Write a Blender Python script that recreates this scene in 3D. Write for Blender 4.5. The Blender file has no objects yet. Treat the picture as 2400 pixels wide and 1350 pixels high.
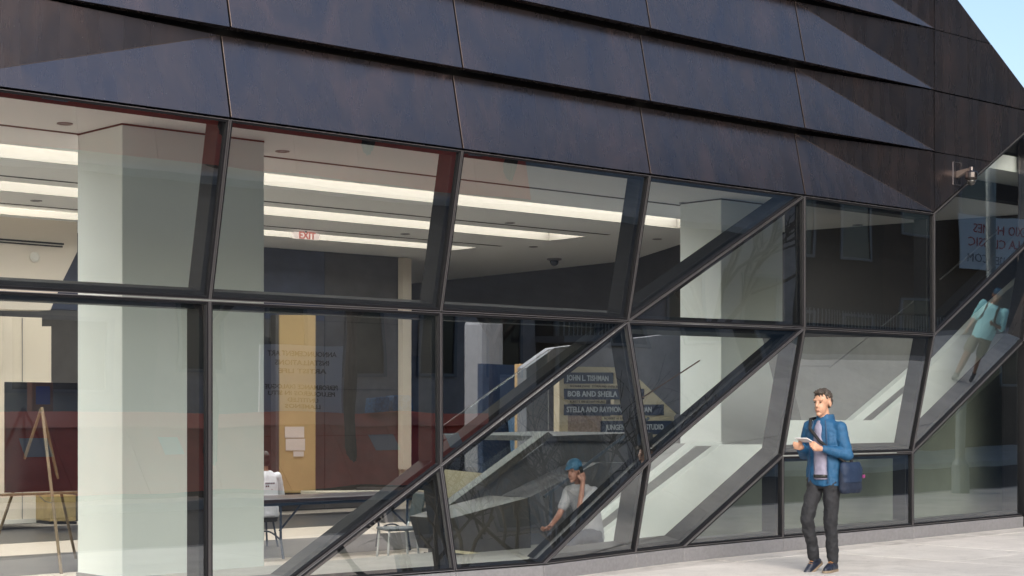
import bpy, bmesh, math, random
from mathutils import Vector, Matrix
random.seed(11)
SC = bpy.context.scene
COL = SC.collection

# ------------------------------------------------------------------ camera, light, exposure
F_PX, VP_X, HORIZON, EYE, DIST = 4050.0, 5650.0, 962.0, 1.54, 12.0
YAW = math.atan(F_PX / (VP_X - 1200.0))
SN, CS = math.sin(YAW), math.cos(YAW)
cam = bpy.data.cameras.new("camera")
cam.sensor_width = 36.0
cam.lens = 36.0 * F_PX / 2400.0
cam.shift_y = (HORIZON - 675.0) / 2400.0
cam.clip_start, cam.clip_end = 0.1, 600.0
camo = bpy.data.objects.new("camera", cam)
camo.location = (0, -DIST, EYE)
camo.rotation_euler = (math.radians(90), 0, -YAW)
COL.objects.link(camo)
SC.camera = camo

SUN_EL, SUN_AZ = math.radians(29), math.radians(212)      # azimuth clockwise from +y
world = bpy.data.worlds.new("World")
SC.world = world
world.use_nodes = True
wn = world.node_tree.nodes
wl = world.node_tree.links
bgn = wn.get("Background") or wn.new("ShaderNodeBackground")
sky = wn.new("ShaderNodeTexSky")
sky.sky_type = 'NISHITA'
sky.sun_disc = False
sky.sun_elevation = SUN_EL
sky.sun_rotation = SUN_AZ
sky.air_density = 1.0
sky.dust_density = 3.0
sky.ozone_density = 1.0
wl.new(sky.outputs[0], bgn.inputs[0])
bgn.inputs[1].default_value = 0.085
sun = bpy.data.lights.new("sun", 'SUN')
sun.energy = 1.3
sun.angle = math.radians(45)
sun.color = (1.0, 0.96, 0.90)
suno = bpy.data.objects.new("sun", sun)
sd = Vector((math.sin(SUN_AZ) * math.cos(SUN_EL), math.cos(SUN_AZ) * math.cos(SUN_EL), math.sin(SUN_EL)))
suno.rotation_euler = sd.to_track_quat('Z', 'Y').to_euler()
suno.location = sd * 60
COL.objects.link(suno)
SC.view_settings.view_transform = 'Standard'
SC.view_settings.look = 'None'
SC.view_settings.gamma = 1.0
SC.view_settings.use_curve_mapping = False
SC.view_settings.exposure = 1.45
SC.cycles.max_bounces = 10
SC.cycles.transparent_max_bounces = 16
SC.cycles.caustics_reflective = False
SC.cycles.caustics_refractive = False
SC.cycles.use_denoising = True

# ------------------------------------------------------------------ measuring helpers
def at(px, py, y):
    """Point of the vertical plane at depth y that the photograph shows at (px, py)."""
    u = (px - 1200.0) / F_PX
    Y = y + DIST
    X = Y * (u * CS + SN) / (CS - u * SN)
    Z = SN * X + CS * Y
    return Vector((X, y, EYE + (HORIZON - py) * Z / F_PX))

def on_level(px, py, z):
    """Point of the horizontal plane at height z that the photograph shows at (px, py)."""
    u = (px - 1200.0) / F_PX
    r = (u * CS + SN) / (CS - u * SN)
    Z = (z - EYE) * F_PX / (HORIZON - py)
    Y = Z / (SN * r + CS)
    return Vector((r * Y, Y - DIST, z))

def ground_z(x):
    return 0.009 * (x - 15.25)

# ------------------------------------------------------------------ materials
MATS = {}
def mat(name, color, rough=0.6, metal=0.0, var=0.0, scale=6.0, bump=0.0, bscale=60.0, color2=None, emit=None, estr=0.0, spec=0.5, stretch=(1, 1, 1)):
    if name in MATS:
        return MATS[name]
    m = bpy.data.materials.new(name)
    m.use_nodes = True
    nt = m.node_tree
    b = nt.nodes["Principled BSDF"]
    b.inputs["Roughness"].default_value = rough
    b.inputs["Metallic"].default_value = metal
    b.inputs["Specular IOR Level"].default_value = spec
    tc = nt.nodes.new("ShaderNodeTexCoord")
    mp = nt.nodes.new("ShaderNodeMapping")
    mp.inputs["Scale"].default_value = stretch
    nt.links.new(tc.outputs["Object"], mp.inputs["Vector"])
    if var > 0 or color2:
        nz = nt.nodes.new("ShaderNodeTexNoise")
        nz.inputs["Scale"].default_value = scale
        nz.inputs["Detail"].default_value = 5
        nz.inputs["Roughness"].default_value = 0.6
        nt.links.new(mp.outputs[0], nz.inputs["Vector"])
        cr = nt.nodes.new("ShaderNodeValToRGB")
        c2 = color2 if color2 else tuple(min(1, c * (1 + var)) for c in color)
        c1 = color if color2 else tuple(c * (1 - var) for c in color)
        cr.color_ramp.elements[0].position = 0.35
        cr.color_ramp.elements[1].position = 0.68
        cr.color_ramp.elements[0].color = (*c1, 1)
        cr.color_ramp.elements[1].color = (*c2, 1)
        nt.links.new(nz.outputs["Fac"], cr.inputs["Fac"])
        nt.links.new(cr.outputs["Color"], b.inputs["Base Color"])
    else:
        b.inputs["Base Color"].default_value = (*color, 1)
    if bump > 0:
        n2 = nt.nodes.new("ShaderNodeTexNoise")
        n2.inputs["Scale"].default_value = bscale
        n2.inputs["Detail"].default_value = 4
        nt.links.new(mp.outputs[0], n2.inputs["Vector"])
        bp = nt.nodes.new("ShaderNodeBump")
        bp.inputs["Strength"].default_value = bump
        bp.inputs["Distance"].default_value = 0.01
        nt.links.new(n2.outputs["Fac"], bp.inputs["Height"])
        nt.links.new(bp.outputs["Normal"], b.inputs["Normal"])
    if emit:
        b.inputs["Emission Color"].default_value = (*emit, 1)
        b.inputs["Emission Strength"].default_value = estr
    MATS[name] = m
    return m

def copper_material():
    m = bpy.data.materials.new("dark_patinated_brass")
    m.use_nodes = True
    nt = m.node_tree
    L = nt.links.new
    b = nt.nodes["Principled BSDF"]
    tc = nt.nodes.new("ShaderNodeTexCoord")
    oi = nt.nodes.new("ShaderNodeObjectInfo")
    mp = nt.nodes.new("ShaderNodeMapping")
    mp.inputs["Scale"].default_value = (1.2, 1.2, 0.75)
    sh = nt.nodes.new("ShaderNodeVectorMath"); sh.operation = 'SCALE'
    L(oi.outputs["Random"], sh.inputs["Scale"])
    sh.inputs[0].default_value = (37.0, 11.0, 23.0)
    L(tc.outputs["Object"], mp.inputs["Vector"])
    L(sh.outputs[0], mp.inputs["Location"])
    nz = nt.nodes.new("ShaderNodeTexNoise")
    nz.inputs["Scale"].default_value = 1.9
    nz.inputs["Detail"].default_value = 4
    nz.inputs["Roughness"].default_value = 0.55
    nz.inputs["Distortion"].default_value = 0.6
    L(mp.outputs[0], nz.inputs["Vector"])
    cr = nt.nodes.new("ShaderNodeValToRGB")
    e = cr.color_ramp.elements
    e[0].position, e[0].color = 0.32, (0.142, 0.138, 0.158, 1)
    e[1].position, e[1].color = 0.72, (0.235, 0.178, 0.172, 1)
    k = e.new(0.52); k.color = (0.178, 0.155, 0.160, 1)
    L(nz.outputs["Fac"], cr.inputs["Fac"])
    # tiny pale specks of weathering
    vo = nt.nodes.new("ShaderNodeTexVoronoi")
    vo.inputs["Scale"].default_value = 9.0
    L(tc.outputs["Object"], vo.inputs["Vector"])
    lt = nt.nodes.new("ShaderNodeMath"); lt.operation = 'LESS_THAN'
    lt.inputs[1].default_value = 0.035
    L(vo.outputs["Distance"], lt.inputs[0])
    n3 = nt.nodes.new("ShaderNodeTexNoise"); n3.inputs["Scale"].default_value = 1.3
    L(tc.outputs["Object"], n3.inputs["Vector"])
    g3 = nt.nodes.new("ShaderNodeMath"); g3.operation = 'GREATER_THAN'; g3.inputs[1].default_value = 0.52
    L(n3.outputs["Fac"], g3.inputs[0])
    mu = nt.nodes.new("ShaderNodeMath"); mu.operation = 'MULTIPLY'
    L(lt.outputs[0], mu.inputs[0]); L(g3.outputs[0], mu.inputs[1])
    mx = nt.nodes.new("ShaderNodeMix"); mx.data_type = 'RGBA'
    L(mu.outputs[0], mx.inputs["Factor"])
    L(cr.outputs["Color"], mx.inputs[6])
    mx.inputs[7].default_value = (0.30, 0.27, 0.26, 1)
    L(mx.outputs[2], b.inputs["Base Color"])
    b.inputs["Metallic"].default_value = 0.96
    rr = nt.nodes.new("ShaderNodeMapRange")
    rr.inputs["To Min"].default_value = 0.20
    rr.inputs["To Max"].default_value = 0.35
    n4 = nt.nodes.new("ShaderNodeTexNoise"); n4.inputs["Scale"].default_value = 5.0; n4.inputs["Detail"].default_value = 3
    m6 = nt.nodes.new("ShaderNodeMapping"); m6.inputs["Scale"].default_value = (1.8, 1.8, 0.25)
    L(tc.outputs["Object"], m6.inputs["Vector"]); L(m6.outputs[0], n4.inputs["Vector"])
    L(n4.outputs["Fac"], rr.inputs["Value"])
    L(rr.outputs["Result"], b.inputs["Roughness"])
    bp = nt.nodes.new("ShaderNodeBump"); bp.inputs["Strength"].default_value = 0.06; bp.inputs["Distance"].default_value = 0.05
    n5 = nt.nodes.new("ShaderNodeTexNoise"); n5.inputs["Scale"].default_value = 3.0
    L(mp.outputs[0], n5.inputs["Vector"]); L(n5.outputs["Fac"], bp.inputs["Height"]); L(bp.outputs["Normal"], b.inputs["Normal"])
    return m

def glass_material(name="coated_glass", f0=0.22, tint=(0.91, 0.955, 0.94), wav=0.05):
    m = bpy.data.materials.new(name)
    m.use_nodes = True
    nt = m.node_tree
    L = nt.links.new
    nt.nodes.remove(nt.nodes["Principled BSDF"])
    out = nt.nodes["Material Output"]
    tr = nt.nodes.new("ShaderNodeBsdfTransparent")
    gl = nt.nodes.new("ShaderNodeBsdfGlossy")
    gl.inputs["Roughness"].default_value = 0.0
    gl.inputs["Color"].default_value = (0.92, 0.97, 1.0, 1)
    mx = nt.nodes.new("ShaderNodeMixShader")
    ge = nt.nodes.new("ShaderNodeNewGeometry")
    dt = nt.nodes.new("ShaderNodeVectorMath"); dt.operation = 'DOT_PRODUCT'
    L(ge.outputs["Incoming"], dt.inputs[0]); L(ge.outputs["Normal"], dt.inputs[1])
    ab = nt.nodes.new("ShaderNodeMath"); ab.operation = 'ABSOLUTE'; L(dt.outputs["Value"], ab.inputs[0])
    om = nt.nodes.new("ShaderNodeMath"); om.operation = 'SUBTRACT'; om.inputs[0].default_value = 1.0; L(ab.outputs[0], om.inputs[1])
    pw = nt.nodes.new("ShaderNodeMath"); pw.operation = 'POWER'; L(om.outputs[0], pw.inputs[0]); pw.inputs[1].default_value = 5.0
    ma = nt.nodes.new("ShaderNodeMath"); ma.operation = 'MULTIPLY_ADD'; L(pw.outputs[0], ma.inputs[0]); ma.inputs[1].default_value = 1 - f0; ma.inputs[2].default_value = f0
    nb = nt.nodes.new("ShaderNodeMath"); nb.operation = 'SUBTRACT'; nb.inputs[0].default_value = 1.0; L(ge.outputs["Backfacing"], nb.inputs[1])
    ml = nt.nodes.new("ShaderNodeMath"); ml.operation = 'MULTIPLY'; L(ma.outputs[0], ml.inputs[0]); L(nb.outputs[0], ml.inputs[1])
    L(ml.outputs[0], mx.inputs[0])
    tm = nt.nodes.new("ShaderNodeMix"); tm.data_type = 'RGBA'
    L(ge.outputs["Backfacing"], tm.inputs["Factor"])
    tm.inputs[6].default_value = (*tint, 1)
    tm.inputs[7].default_value = (1, 1, 1, 1)
    L(tm.outputs[2], tr.inputs["Color"])
    if wav:
        tc = nt.nodes.new("ShaderNodeTexCoord")
        nz = nt.nodes.new("ShaderNodeTexNoise"); nz.inputs["Scale"].default_value = 1.6; nz.inputs["Detail"].default_value = 0
        L(tc.outputs["Object"], nz.inputs["Vector"])
        bp = nt.nodes.new("ShaderNodeBump"); bp.inputs["Strength"].default_value = wav; bp.inputs["Distance"].default_value = 0.02
        L(nz.outputs["Fac"], bp.inputs["Height"]); L(bp.outputs["Normal"], gl.inputs["Normal"])
    L(tr.outputs[0], mx.inputs[1]); L(gl.outputs[0], mx.inputs[2])
    L(mx.outputs[0], out.inputs["Surface"])
    return m

COPPER = copper_material()
GLASS = glass_material()
RAILGLASS = glass_material("rail_glass", 0.05, (0.9, 0.95, 0.93), 0)
FRAME = mat("black_anodised_frame", (0.010, 0.010, 0.012), 0.45, 0.3, spec=0.3)
TRIM = mat("grey_aluminium_trim", (0.26, 0.25, 0.26), 0.35, 0.8)
STONE = mat("grey_granite_sill", (0.18, 0.18, 0.19), 0.55, var=0.1, scale=30, bump=0.15, bscale=180)
CONCRETE = mat("sidewalk_concrete", (0.43, 0.42, 0.40), 0.85, var=0.13, scale=2.2, bump=0.25, bscale=120)
ASPHALT = mat("asphalt", (0.05, 0.05, 0.052), 0.9, var=0.25, scale=3, bump=0.5, bscale=150)
PLASTER = mat("warm_white_plaster", (0.62, 0.60, 0.55), 0.85, var=0.02, scale=2)
CEIL = mat("ceiling_paint", (0.80, 0.815, 0.82), 0.9)
COLUMN = mat("column_white_paint", (0.76, 0.815, 0.80), 0.75, var=0.02, scale=1.5)
CREAM = mat("cream_wall_paint", (0.62, 0.55, 0.45), 0.8)
DARKWALL = mat("dark_bronze_wall", (0.055, 0.05, 0.048), 0.6, var=0.2, scale=2.0)
NAVYWALL = mat("dark_blue_wall", (0.028, 0.036, 0.068), 0.55, var=0.2, scale=1.5)
FLOORC = mat("cream_terrazzo", (0.55, 0.48, 0.41), 0.35, var=0.08, scale=40)
FLOORD = mat("dark_terrazzo", (0.05, 0.048, 0.05), 0.35, var=0.2, scale=40)
GREYCON = mat("interior_grey_concrete", (0.085, 0.087, 0.098), 0.6, var=0.2, scale=3.0)
BROWNCON = mat("dark_brown_concrete", (0.055, 0.05, 0.045), 0.5, var=0.25, scale=3.5)
WHITEP = mat("white_parapet_paint", (0.66, 0.70, 0.685), 0.8, var=0.02, scale=2)
TREAD = mat("grey_stair_tread", (0.22, 0.22, 0.22), 0.6, var=0.1, scale=4)
GREENW = mat("green_grey_wall", (0.13, 0.145, 0.12), 0.8, var=0.15, scale=1.5)
BLACK = mat("black_recess", (0.008, 0.008, 0.008), 0.7)
OAK = mat("oak_wood", (0.42, 0.27, 0.13), 0.5, var=0.2, scale=8, stretch=(6, 6, 0.6))
LAMP = mat("light_trough_diffuser", (0.8, 0.78, 0.74), 0.8, emit=(1.0, 0.98, 0.95), estr=4.4)
LINER = mat('dimming_liner', (0.20, 0.178, 0.15), 0.8)  # added dark liner: dims the trough sides while the lamp stays strong

# ------------------------------------------------------------------ mesh helpers
class MB:
    def __init__(self):
        self.v, self.f = [], []
    def add(self, vs, fs):
        o = len(self.v)
        self.v += [Vector(p) for p in vs]
        self.f += [[i + o for i in q] for q in fs]
        return self
    def box(self, x0, x1, y0, y1, z0, z1):
        vs = [(x, y, z) for z in (z0, z1) for y in (y0, y1) for x in (x0, x1)]
        return self.add(vs, [(0, 2, 3, 1), (4, 5, 7, 6), (0, 1, 5, 4), (2, 6, 7, 3), (0, 4, 6, 2), (1, 3, 7, 5)])
    def prism(self, pts, off):
        n = len(pts)
        off = Vector(off)
        vs = [Vector(p) for p in pts] + [Vector(p) + off for p in pts]
        fs = [list(range(n)), [n + i for i in reversed(range(n))]]
        fs += [(i, n + i, n + (i + 1) % n, (i + 1) % n) for i in range(n)]
        return self.add(vs, fs)
    def ring(self, outer, inner, n_front, d0, d1):
        k = len(outer)
        A = [p + n_front * d0 for p in outer]; B = [p + n_front * d0 for p in inner]
        C = [p + n_front * d1 for p in inner]; D = [p + n_front * d1 for p in outer]
        fs = []
        for i in range(k):
            j = (i + 1) % k
            fs += [(i, j, k + j, k + i), (k + i, k + j, 2 * k + j, 2 * k + i), (2 * k + i, 2 * k + j, 3 * k + j, 3 * k + i), (3 * k + i, 3 * k + j, j, i)]
        return self.add(A + B + C + D, fs)
    def tube(self, path, r, n=8, caps=True):
        path = [Vector(p) for p in path]
        rs = r if isinstance(r, (list, tuple)) else [r] * len(path)
        vs, fs = [], []
        up = Vector((0, 0, 1))
        for i, p in enumerate(path):
            d = (path[min(i + 1, len(path) - 1)] - path[max(i - 1, 0)]).normalized()
            a = d.cross(up)
            if a.length < 1e-3:
                a = d.cross(Vector((1, 0, 0)))
            a.normalize(); b = d.cross(a).normalized()
            for k in range(n):
                t = 2 * math.pi * k / n
                vs.append(p + (a * math.cos(t) + b * math.sin(t)) * rs[i])
        for i in range(len(path) - 1):
            for k in range(n):
                q = (k + 1) % n
                fs.append((i * n + k, i * n + q, (i + 1) * n + q, (i + 1) * n + k))
        if caps:
            fs.append(list(range(n))[::-1]); fs.append([(len(path) - 1) * n + k for k in range(n)])
        return self.add(vs, fs)
    def lathe(self, c, prof, n=20):
        c = Vector(c); vs, fs = [], []
        for r, z in prof:
            for k in range(n):
                t = 2 * math.pi * k / n
                vs.append(c + Vector((r * math.cos(t), r * math.sin(t), z)))
        for i in range(len(prof) - 1):
            for k in range(n):
                q = (k + 1) % n
                fs.append((i * n + k, i * n + q, (i + 1) * n + q, (i + 1) * n + k))
        fs.append(list(range(n))[::-1]); fs.append([(len(prof) - 1) * n + k for k in range(n)])
        return self.add(vs, fs)
    def ell(self, c, r, n=14, m=9, rot=None):
        c = Vector(c); vs, fs = [], []
        R = rot if rot else Matrix.Identity(3)
        for i in range(m + 1):
            ph = math.pi * i / m
            for k in range(n):
                t = 2 * math.pi * k / n
                vs.append(c + R @ Vector((r[0] * math.sin(ph) * math.cos(t), r[1] * math.sin(ph) * math.sin(t), r[2] * math.cos(ph))))
        for i in range(m):
            for k in range(n):
                q = (k + 1) % n
                fs.append((i * n + k, (i + 1) * n + k, (i + 1) * n + q, i * n + q))
        return self.add(vs, fs)
    def cap(self, p0, r0, p1, r1, n=12):
        p0, p1 = Vector(p0), Vector(p1)
        d = (p1 - p0).normalized()
        path, rs = [], []
        for a in (-88, -60, -30, 0):
            path.append(p0 + d * r0 * math.sin(math.radians(a))); rs.append(r0 * math.cos(math.radians(a)))
        for a in (0, 30, 60, 88):
            path.append(p1 + d * r1 * math.sin(math.radians(a))); rs.append(r1 * math.cos(math.radians(a)))
        a = d.cross(Vector((0, 0, 1)))
        if a.length < 1e-3:
            a = d.cross(Vector((1, 0, 0)))
        a.normalize(); b = d.cross(a).normalized()
        vs, fs = [], []
        for p, r in zip(path, rs):
            for k in range(n):
                t = 2 * math.pi * k / n
                vs.append(p + (a * math.cos(t) + b * math.sin(t)) * r)
        for i in range(len(path) - 1):
            for k in range(n):
                q = (k + 1) % n
                fs.append((i * n + k, i * n + q, (i + 1) * n + q, (i + 1) * n + k))
        fs.append(list(range(n))[::-1]); fs.append([(len(path) - 1) * n + k for k in range(n)])
        return self.add(vs, fs)
    def loft(self, rings, n=18):
        """rings: (z, cx, cy, rx, ry)"""
        vs, fs = [], []
        for z, cx, cy, rx, ry in rings:
            for k in range(n):
                t = 2 * math.pi * k / n
                c, s = math.cos(t), math.sin(t)
                e = 0.85
                vs.append(Vector((cx + rx * math.copysign(abs(c) ** e, c), cy + ry * math.copysign(abs(s) ** e, s), z)))
        for i in range(len(rings) - 1):
            for k in range(n):
                q = (k + 1) % n
                fs.append((i * n + k, i * n + q, (i + 1) * n + q, (i + 1) * n + k))
        fs.append(list(range(n))[::-1]); fs.append([(len(rings) - 1) * n + k for k in range(n)])
        return self.add(vs, fs)
    def mesh(self, name):
        me = bpy.data.meshes.new(name)
        me.from_pydata([tuple(p) for p in self.v], [], self.f)
        bm = bmesh.new(); bm.from_mesh(me)
        bmesh.ops.recalc_face_normals(bm, faces=bm.faces)
        bm.to_mesh(me); bm.free()
        return me
    def build(self, name, m, parent=None, smooth=False, bevel=0.0, seg=2):
        me = self.mesh(name)
        me.materials.append(m)
        o = bpy.data.objects.new(name, me)
        COL.objects.link(o)
        if smooth:
            for p in me.polygons:
                p.use_smooth = True
        if bevel:
            b = o.modifiers.new("bevel", 'BEVEL'); b.width = bevel; b.segments = seg; b.limit_method = 'ANGLE'
        if parent:
            hang(o, parent)
        return o

def hang(o, parent):
    o.parent = parent
    M = parent.matrix_basis.copy() if parent.parent is None else Matrix.Identity(4)
    o.matrix_parent_inverse = M.inverted() if parent.parent is None else Matrix.Identity(4)
    return o

def tag(o, label=None, cat=None, group=None, kind=None):
    if label: o["label"] = label
    if cat: o["category"] = cat
    if group: o["group"] = group
    if kind: o["kind"] = kind
    return o

def thing(name, label, cat, loc=(0, 0, 0), group=None):
    o = bpy.data.objects.new(name, None)
    o.empty_display_size = 0.2
    COL.objects.link(o)
    o.location = loc
    return tag(o, label, cat, group)

def copy_thing(root, delta, label=None):
    """A copy of a thing with copies of its parts and sub-parts, moved by delta."""
    r = root.copy(); COL.objects.link(r); r.location = root.location + Vector(delta)
    if label: r["label"] = label
    def kids(src, dst):
        for ch in list(src.children):
            c = ch.copy(); COL.objects.link(c); c.parent = dst
            kids(ch, c)
    kids(root, r)
    return r

def slab(name, poly, y, thick, m, parent, bevel=0.0):
    """A solid of real thickness whose front face stands in the vertical plane at depth y."""
    return MB().prism([at(a, b, y) for a, b in poly], (0, thick, 0)).build(name, m, parent, bevel=bevel)

def lettering(name, text, size, loc, rot, m, parent, extrude=0.004, align='LEFT', width=None, bold=0.0):
    cu = bpy.data.curves.new(name, 'FONT')
    cu.body = text; cu.size = size; cu.extrude = extrude; cu.align_x = align; cu.align_y = 'CENTER'; cu.offset = bold
    cu.resolution_u = 2
    o = bpy.data.objects.new(name, cu); COL.objects.link(o)
    dg = bpy.context.evaluated_depsgraph_get()
    me = bpy.data.meshes.new_from_object(o.evaluated_get(dg))
    bpy.data.objects.remove(o); bpy.data.curves.remove(cu)
    sx = 1.0
    if width:
        xs = [v.co.x for v in me.vertices]
        sx = width / max(1e-4, max(xs) - min(xs))
    me.transform(Matrix.Translation(loc) @ rot @ Matrix.Scale(sx, 4, (1, 0, 0)))
    me.materials.clear(); me.materials.append(m)
    n = bpy.data.objects.new(name, me); COL.objects.link(n)
    if parent: hang(n, parent)
    return n

FACE_STREET = Matrix.Rotation(math.radians(90), 4, 'X')                                   # reads from the street side
FACE_BUILDING = Matrix.Rotation(math.radians(180), 4, 'Z') @ Matrix.Rotation(math.radians(90), 4, 'X')

# ------------------------------------------------------------------ ground, sidewalk, road
g = MB().add([(-150, -200, -0.6), (250, -200, -0.6), (250, 200, -0.6), (-150, 200, -0.6)], [(0, 1, 2, 3)]).build("ground", ASPHALT)
tag(g, kind="structure")
def tilted(x0, x1, y0, y1, dz0, dz1, mb=None):
    mb = mb or MB()
    mb.box(x0, x1, y0, y1, 0, 1)
    for p in mb.v[-8:]:
        p.z = ground_z(p.x) + (dz1 if p.z > 0.5 else dz0)
    return mb
road = tag(tilted(-60, 140, -13.2, -5.6, -0.5, -0.14).build("road", ASPHALT), kind="structure")
walk = tag(tilted(-60, 140, -5.38, 3.0, -0.5, -0.03).build("sidewalk", CONCRETE), kind="structure")
kerb = tag(tilted(-60, 140, -5.6, -5.385, -0.5, 0.0).build("kerb", STONE), kind="structure")
far_walk = tag(tilted(-60, 140, -24.0, -13.2, -0.5, 0.0).build("far_pavement", CONCRETE), kind="structure")
xs = [3.0 + 1.52 * i for i in range(21)]
ys = [-0.02, -0.42, -2.02, -3.68, -5.375]
def slab_material(name, c, dirt):
    m = mat(name, c, 0.86, var=0.10, scale=1.4, bump=0.25, bscale=140)
    nt = m.node_tree; L = nt.links.new
    b = nt.nodes["Principled BSDF"]
    src = b.inputs["Base Color"].links[0].from_socket
    tc = nt.nodes.new("ShaderNodeTexCoord")
    gr = nt.nodes.new("ShaderNodeTexNoise"); gr.inputs["Scale"].default_value = 85; gr.inputs["Detail"].default_value = 3
    st_ = nt.nodes.new("ShaderNodeTexNoise"); st_.inputs["Scale"].default_value = 3.2; st_.inputs["Detail"].default_value = 7; st_.inputs["Roughness"].default_value = 0.7; st_.inputs["Distortion"].default_value = 1.2
    vo = nt.nodes.new("ShaderNodeTexVoronoi"); vo.inputs["Scale"].default_value = 2.3
    for n in (gr, st_, vo):
        L(tc.outputs["Object"], n.inputs["Vector"])
    def ramp(sock, p0, v0, p1, v1):
        r = nt.nodes.new("ShaderNodeMapRange")
        r.inputs["From Min"].default_value, r.inputs["From Max"].default_value = p0, p1
        r.inputs["To Min"].default_value, r.inputs["To Max"].default_value = v0, v1
        L(sock, r.inputs["Value"]); return r.outputs["Result"]
    f1 = ramp(gr.outputs["Fac"], 0.3, 0.90, 0.7, 1.06)
    f2 = ramp(st_.outputs["Fac"], 0.50, 1.0, 0.72, 1.0 - dirt)
    f3 = ramp(vo.outputs["Distance"], 0.035, 0.62, 0.055, 1.0)
    p = nt.nodes.new("ShaderNodeMath"); p.operation = 'MULTIPLY'; L(f1, p.inputs[0]); L(f2, p.inputs[1])
    q = nt.nodes.new("ShaderNodeMath"); q.operation = 'MULTIPLY'; L(p.outputs[0], q.inputs[0]); L(f3, q.inputs[1])
    v = nt.nodes.new("ShaderNodeVectorMath"); v.operation = 'SCALE'; L(src, v.inputs[0]); L(q.outputs[0], v.inputs["Scale"])
    L(v.outputs[0], b.inputs["Base Color"])
    return m
slab_mats = [slab_material("slab_concrete_pale", (0.60, 0.57, 0.535), 0.10), slab_material("slab_concrete_plain", (0.575, 0.55, 0.515), 0.14),
             slab_material("slab_concrete_worn", (0.55, 0.525, 0.49), 0.2)]
edge_mat = slab_material("slab_concrete_edge", (0.51, 0.485, 0.455), 0.4)
for i in range(len(xs) - 1):
    for j in range(4):
        tilted(xs[i] + 0.004, xs[i + 1] - 0.004, ys[j + 1] + 0.004, ys[j] - 0.004, -0.03, random.uniform(-0.002, 0.002)).build(
            "paving_slab", edge_mat if j == 0 else slab_mats[(i * 5 + j * 3 + random.randint(0, 1)) % 3], walk, bevel=0.004, seg=1)

# ------------------------------------------------------------------ the building: facade nodes
S = 2.44
def X(k):
    return 7.61 + S * (k - 1)
HA, HB, HC, ROW = 3.866, 2.432, 1.042, 0.72
OUT = 0.30
def sill_z(x):
    return 0.148 + ground_z(x) - 0.002
def N(x, z, d=0.0):
    return Vector((x, -d, z))
A = {k: N(X(k), HA, OUT) for k in range(-1, 9)}
B = {k: N(X(k), HB, OUT if k in (4, 5) else 0.0) for k in range(-1, 9)}
C = {2: N(X(2), HC), 3: N(X(3), HC, OUT), 4: N(X(4), HC), 5: N(X(5), HC)}
def Ez(x, d=0.0):
    return N(x, sill_z(x), d)
def tilt23(x, z):
    return 0.12295 * (x - X(2)) - 0.2158 * (z - HC)
def tilt34(x, z):
    return OUT - 0.12295 * (x - X(3)) + 0.2158 * (z - HC)
E = {k: Ez(X(k)) for k in (-1, 0, 1, 4, 5, 6)}
E[15] = Ez(X(2) - (HC - 0.09) / 0.5697)
E[2] = Ez(X(2), tilt23(X(2), 0.10))
E[11] = Ez(11.02, tilt23(11.02, 0.11))
E[3] = Ez(X(3), tilt34(X(3), 0.12))
E[13] = Ez(13.30, tilt34(13.30, 0.13))
U6 = N(X(6), HA + 2 * ROW, OUT)
B[6] = N(X(6), HB, 0.0)

bld = thing("university_building", "dark bronze clad building with folded glass ground floor beside the sidewalk", "building", (X(3), 0.0, 0.0))

def plane_normal(pts):
    n = Vector((0, 0, 0))
    for i in range(len(pts)):
        p, q = pts[i], pts[(i + 1) % len(pts)]
        n += p.cross(q)
    n.normalize()
    return n if n.y < 0 else -n

def inset(pts, d):
    n = plane_normal(pts)
    cen = sum(pts, Vector()) / len(pts)
    out = []
    k = len(pts)
    lines = []
    for i in range(k):
        p, q = pts[i], pts[(i + 1) % k]
        e = (q - p).normalized()
        s = n.cross(e).normalized()
        if (cen - p).dot(s) < 0:
            s = -s
        lines.append((p + s * d, e))
    for i in range(k):
        (p1, e1), (p2, e2) = lines[i - 1], lines[i]
        # intersection of two coplanar lines
        w = p2 - p1
        cr = e1.cross(e2)
        t = w.cross(e2).dot(cr) / cr.dot(cr)
        out.append(p1 + e1 * t)
    return out

def window(pts, label=None, deep=0.24, face=0.031):
    n = plane_normal(pts)
    o = MB()
    o.ring(inset(pts, 0.007), inset(pts, face), n, 0.0, -0.055)
    o.ring(inset(pts, 0.013), inset(pts, 0.066), n, -0.0555, -deep)
    w = o.build("window", FRAME, bld, bevel=0.003, seg=1)
    MB().ring(inset(pts, 0.006), inset(pts, 0.0115), n, 0.006, -0.02).build("edge_highlight", TRIM, w)  # pale ring added as the bright highlight along the frame edges
    gp = inset(pts, face - 0.005)
    MB().prism([p - n * 0.022 for p in gp], -n * 0.016).build("pane", GLASS, w)
    if label:
        w["label"] = label
    return w

for k in (-1, 0, 1, 2):
    window([A[k], A[k + 1], B[k + 1], B[k]])
window([A[3], A[4], B[3]])
window([A[4], B[4], B[3]])
window([A[4], A[5], B[5], B[4]])
window([A[5], U6, A[6], B[5]], "slanted pane that mirrors a lamp post and a white banner")
window([B[-1], B[0], E[0], E[-1]])
window([B[0], B[1], E[1], E[0]])
window([B[1], B[2], C[2], E[15], E[1]])
window([B[2], B[3], C[2]])
window([C[2], E[2], E[15]])
window([C[2], B[3], C[3], E[11], E[2]])
window([C[3], E[3], E[11]])
window([B[3], B[4], C[3]])
window([C[3], B[4], C[4], E[13], E[3]])
window([C[4], E[4], E[13]])
window([B[4], B[5], C[5], C[4]])
window([C[4], C[5], E[5], E[4]])
window([B[5], A[6], B[6], C[5]], "slanted pane that mirrors the pavement and a walker in turquoise")
window([C[5], B[6], E[6], E[5]])
V5 = N(X(5), HA + 4 * ROW, OUT)

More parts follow.
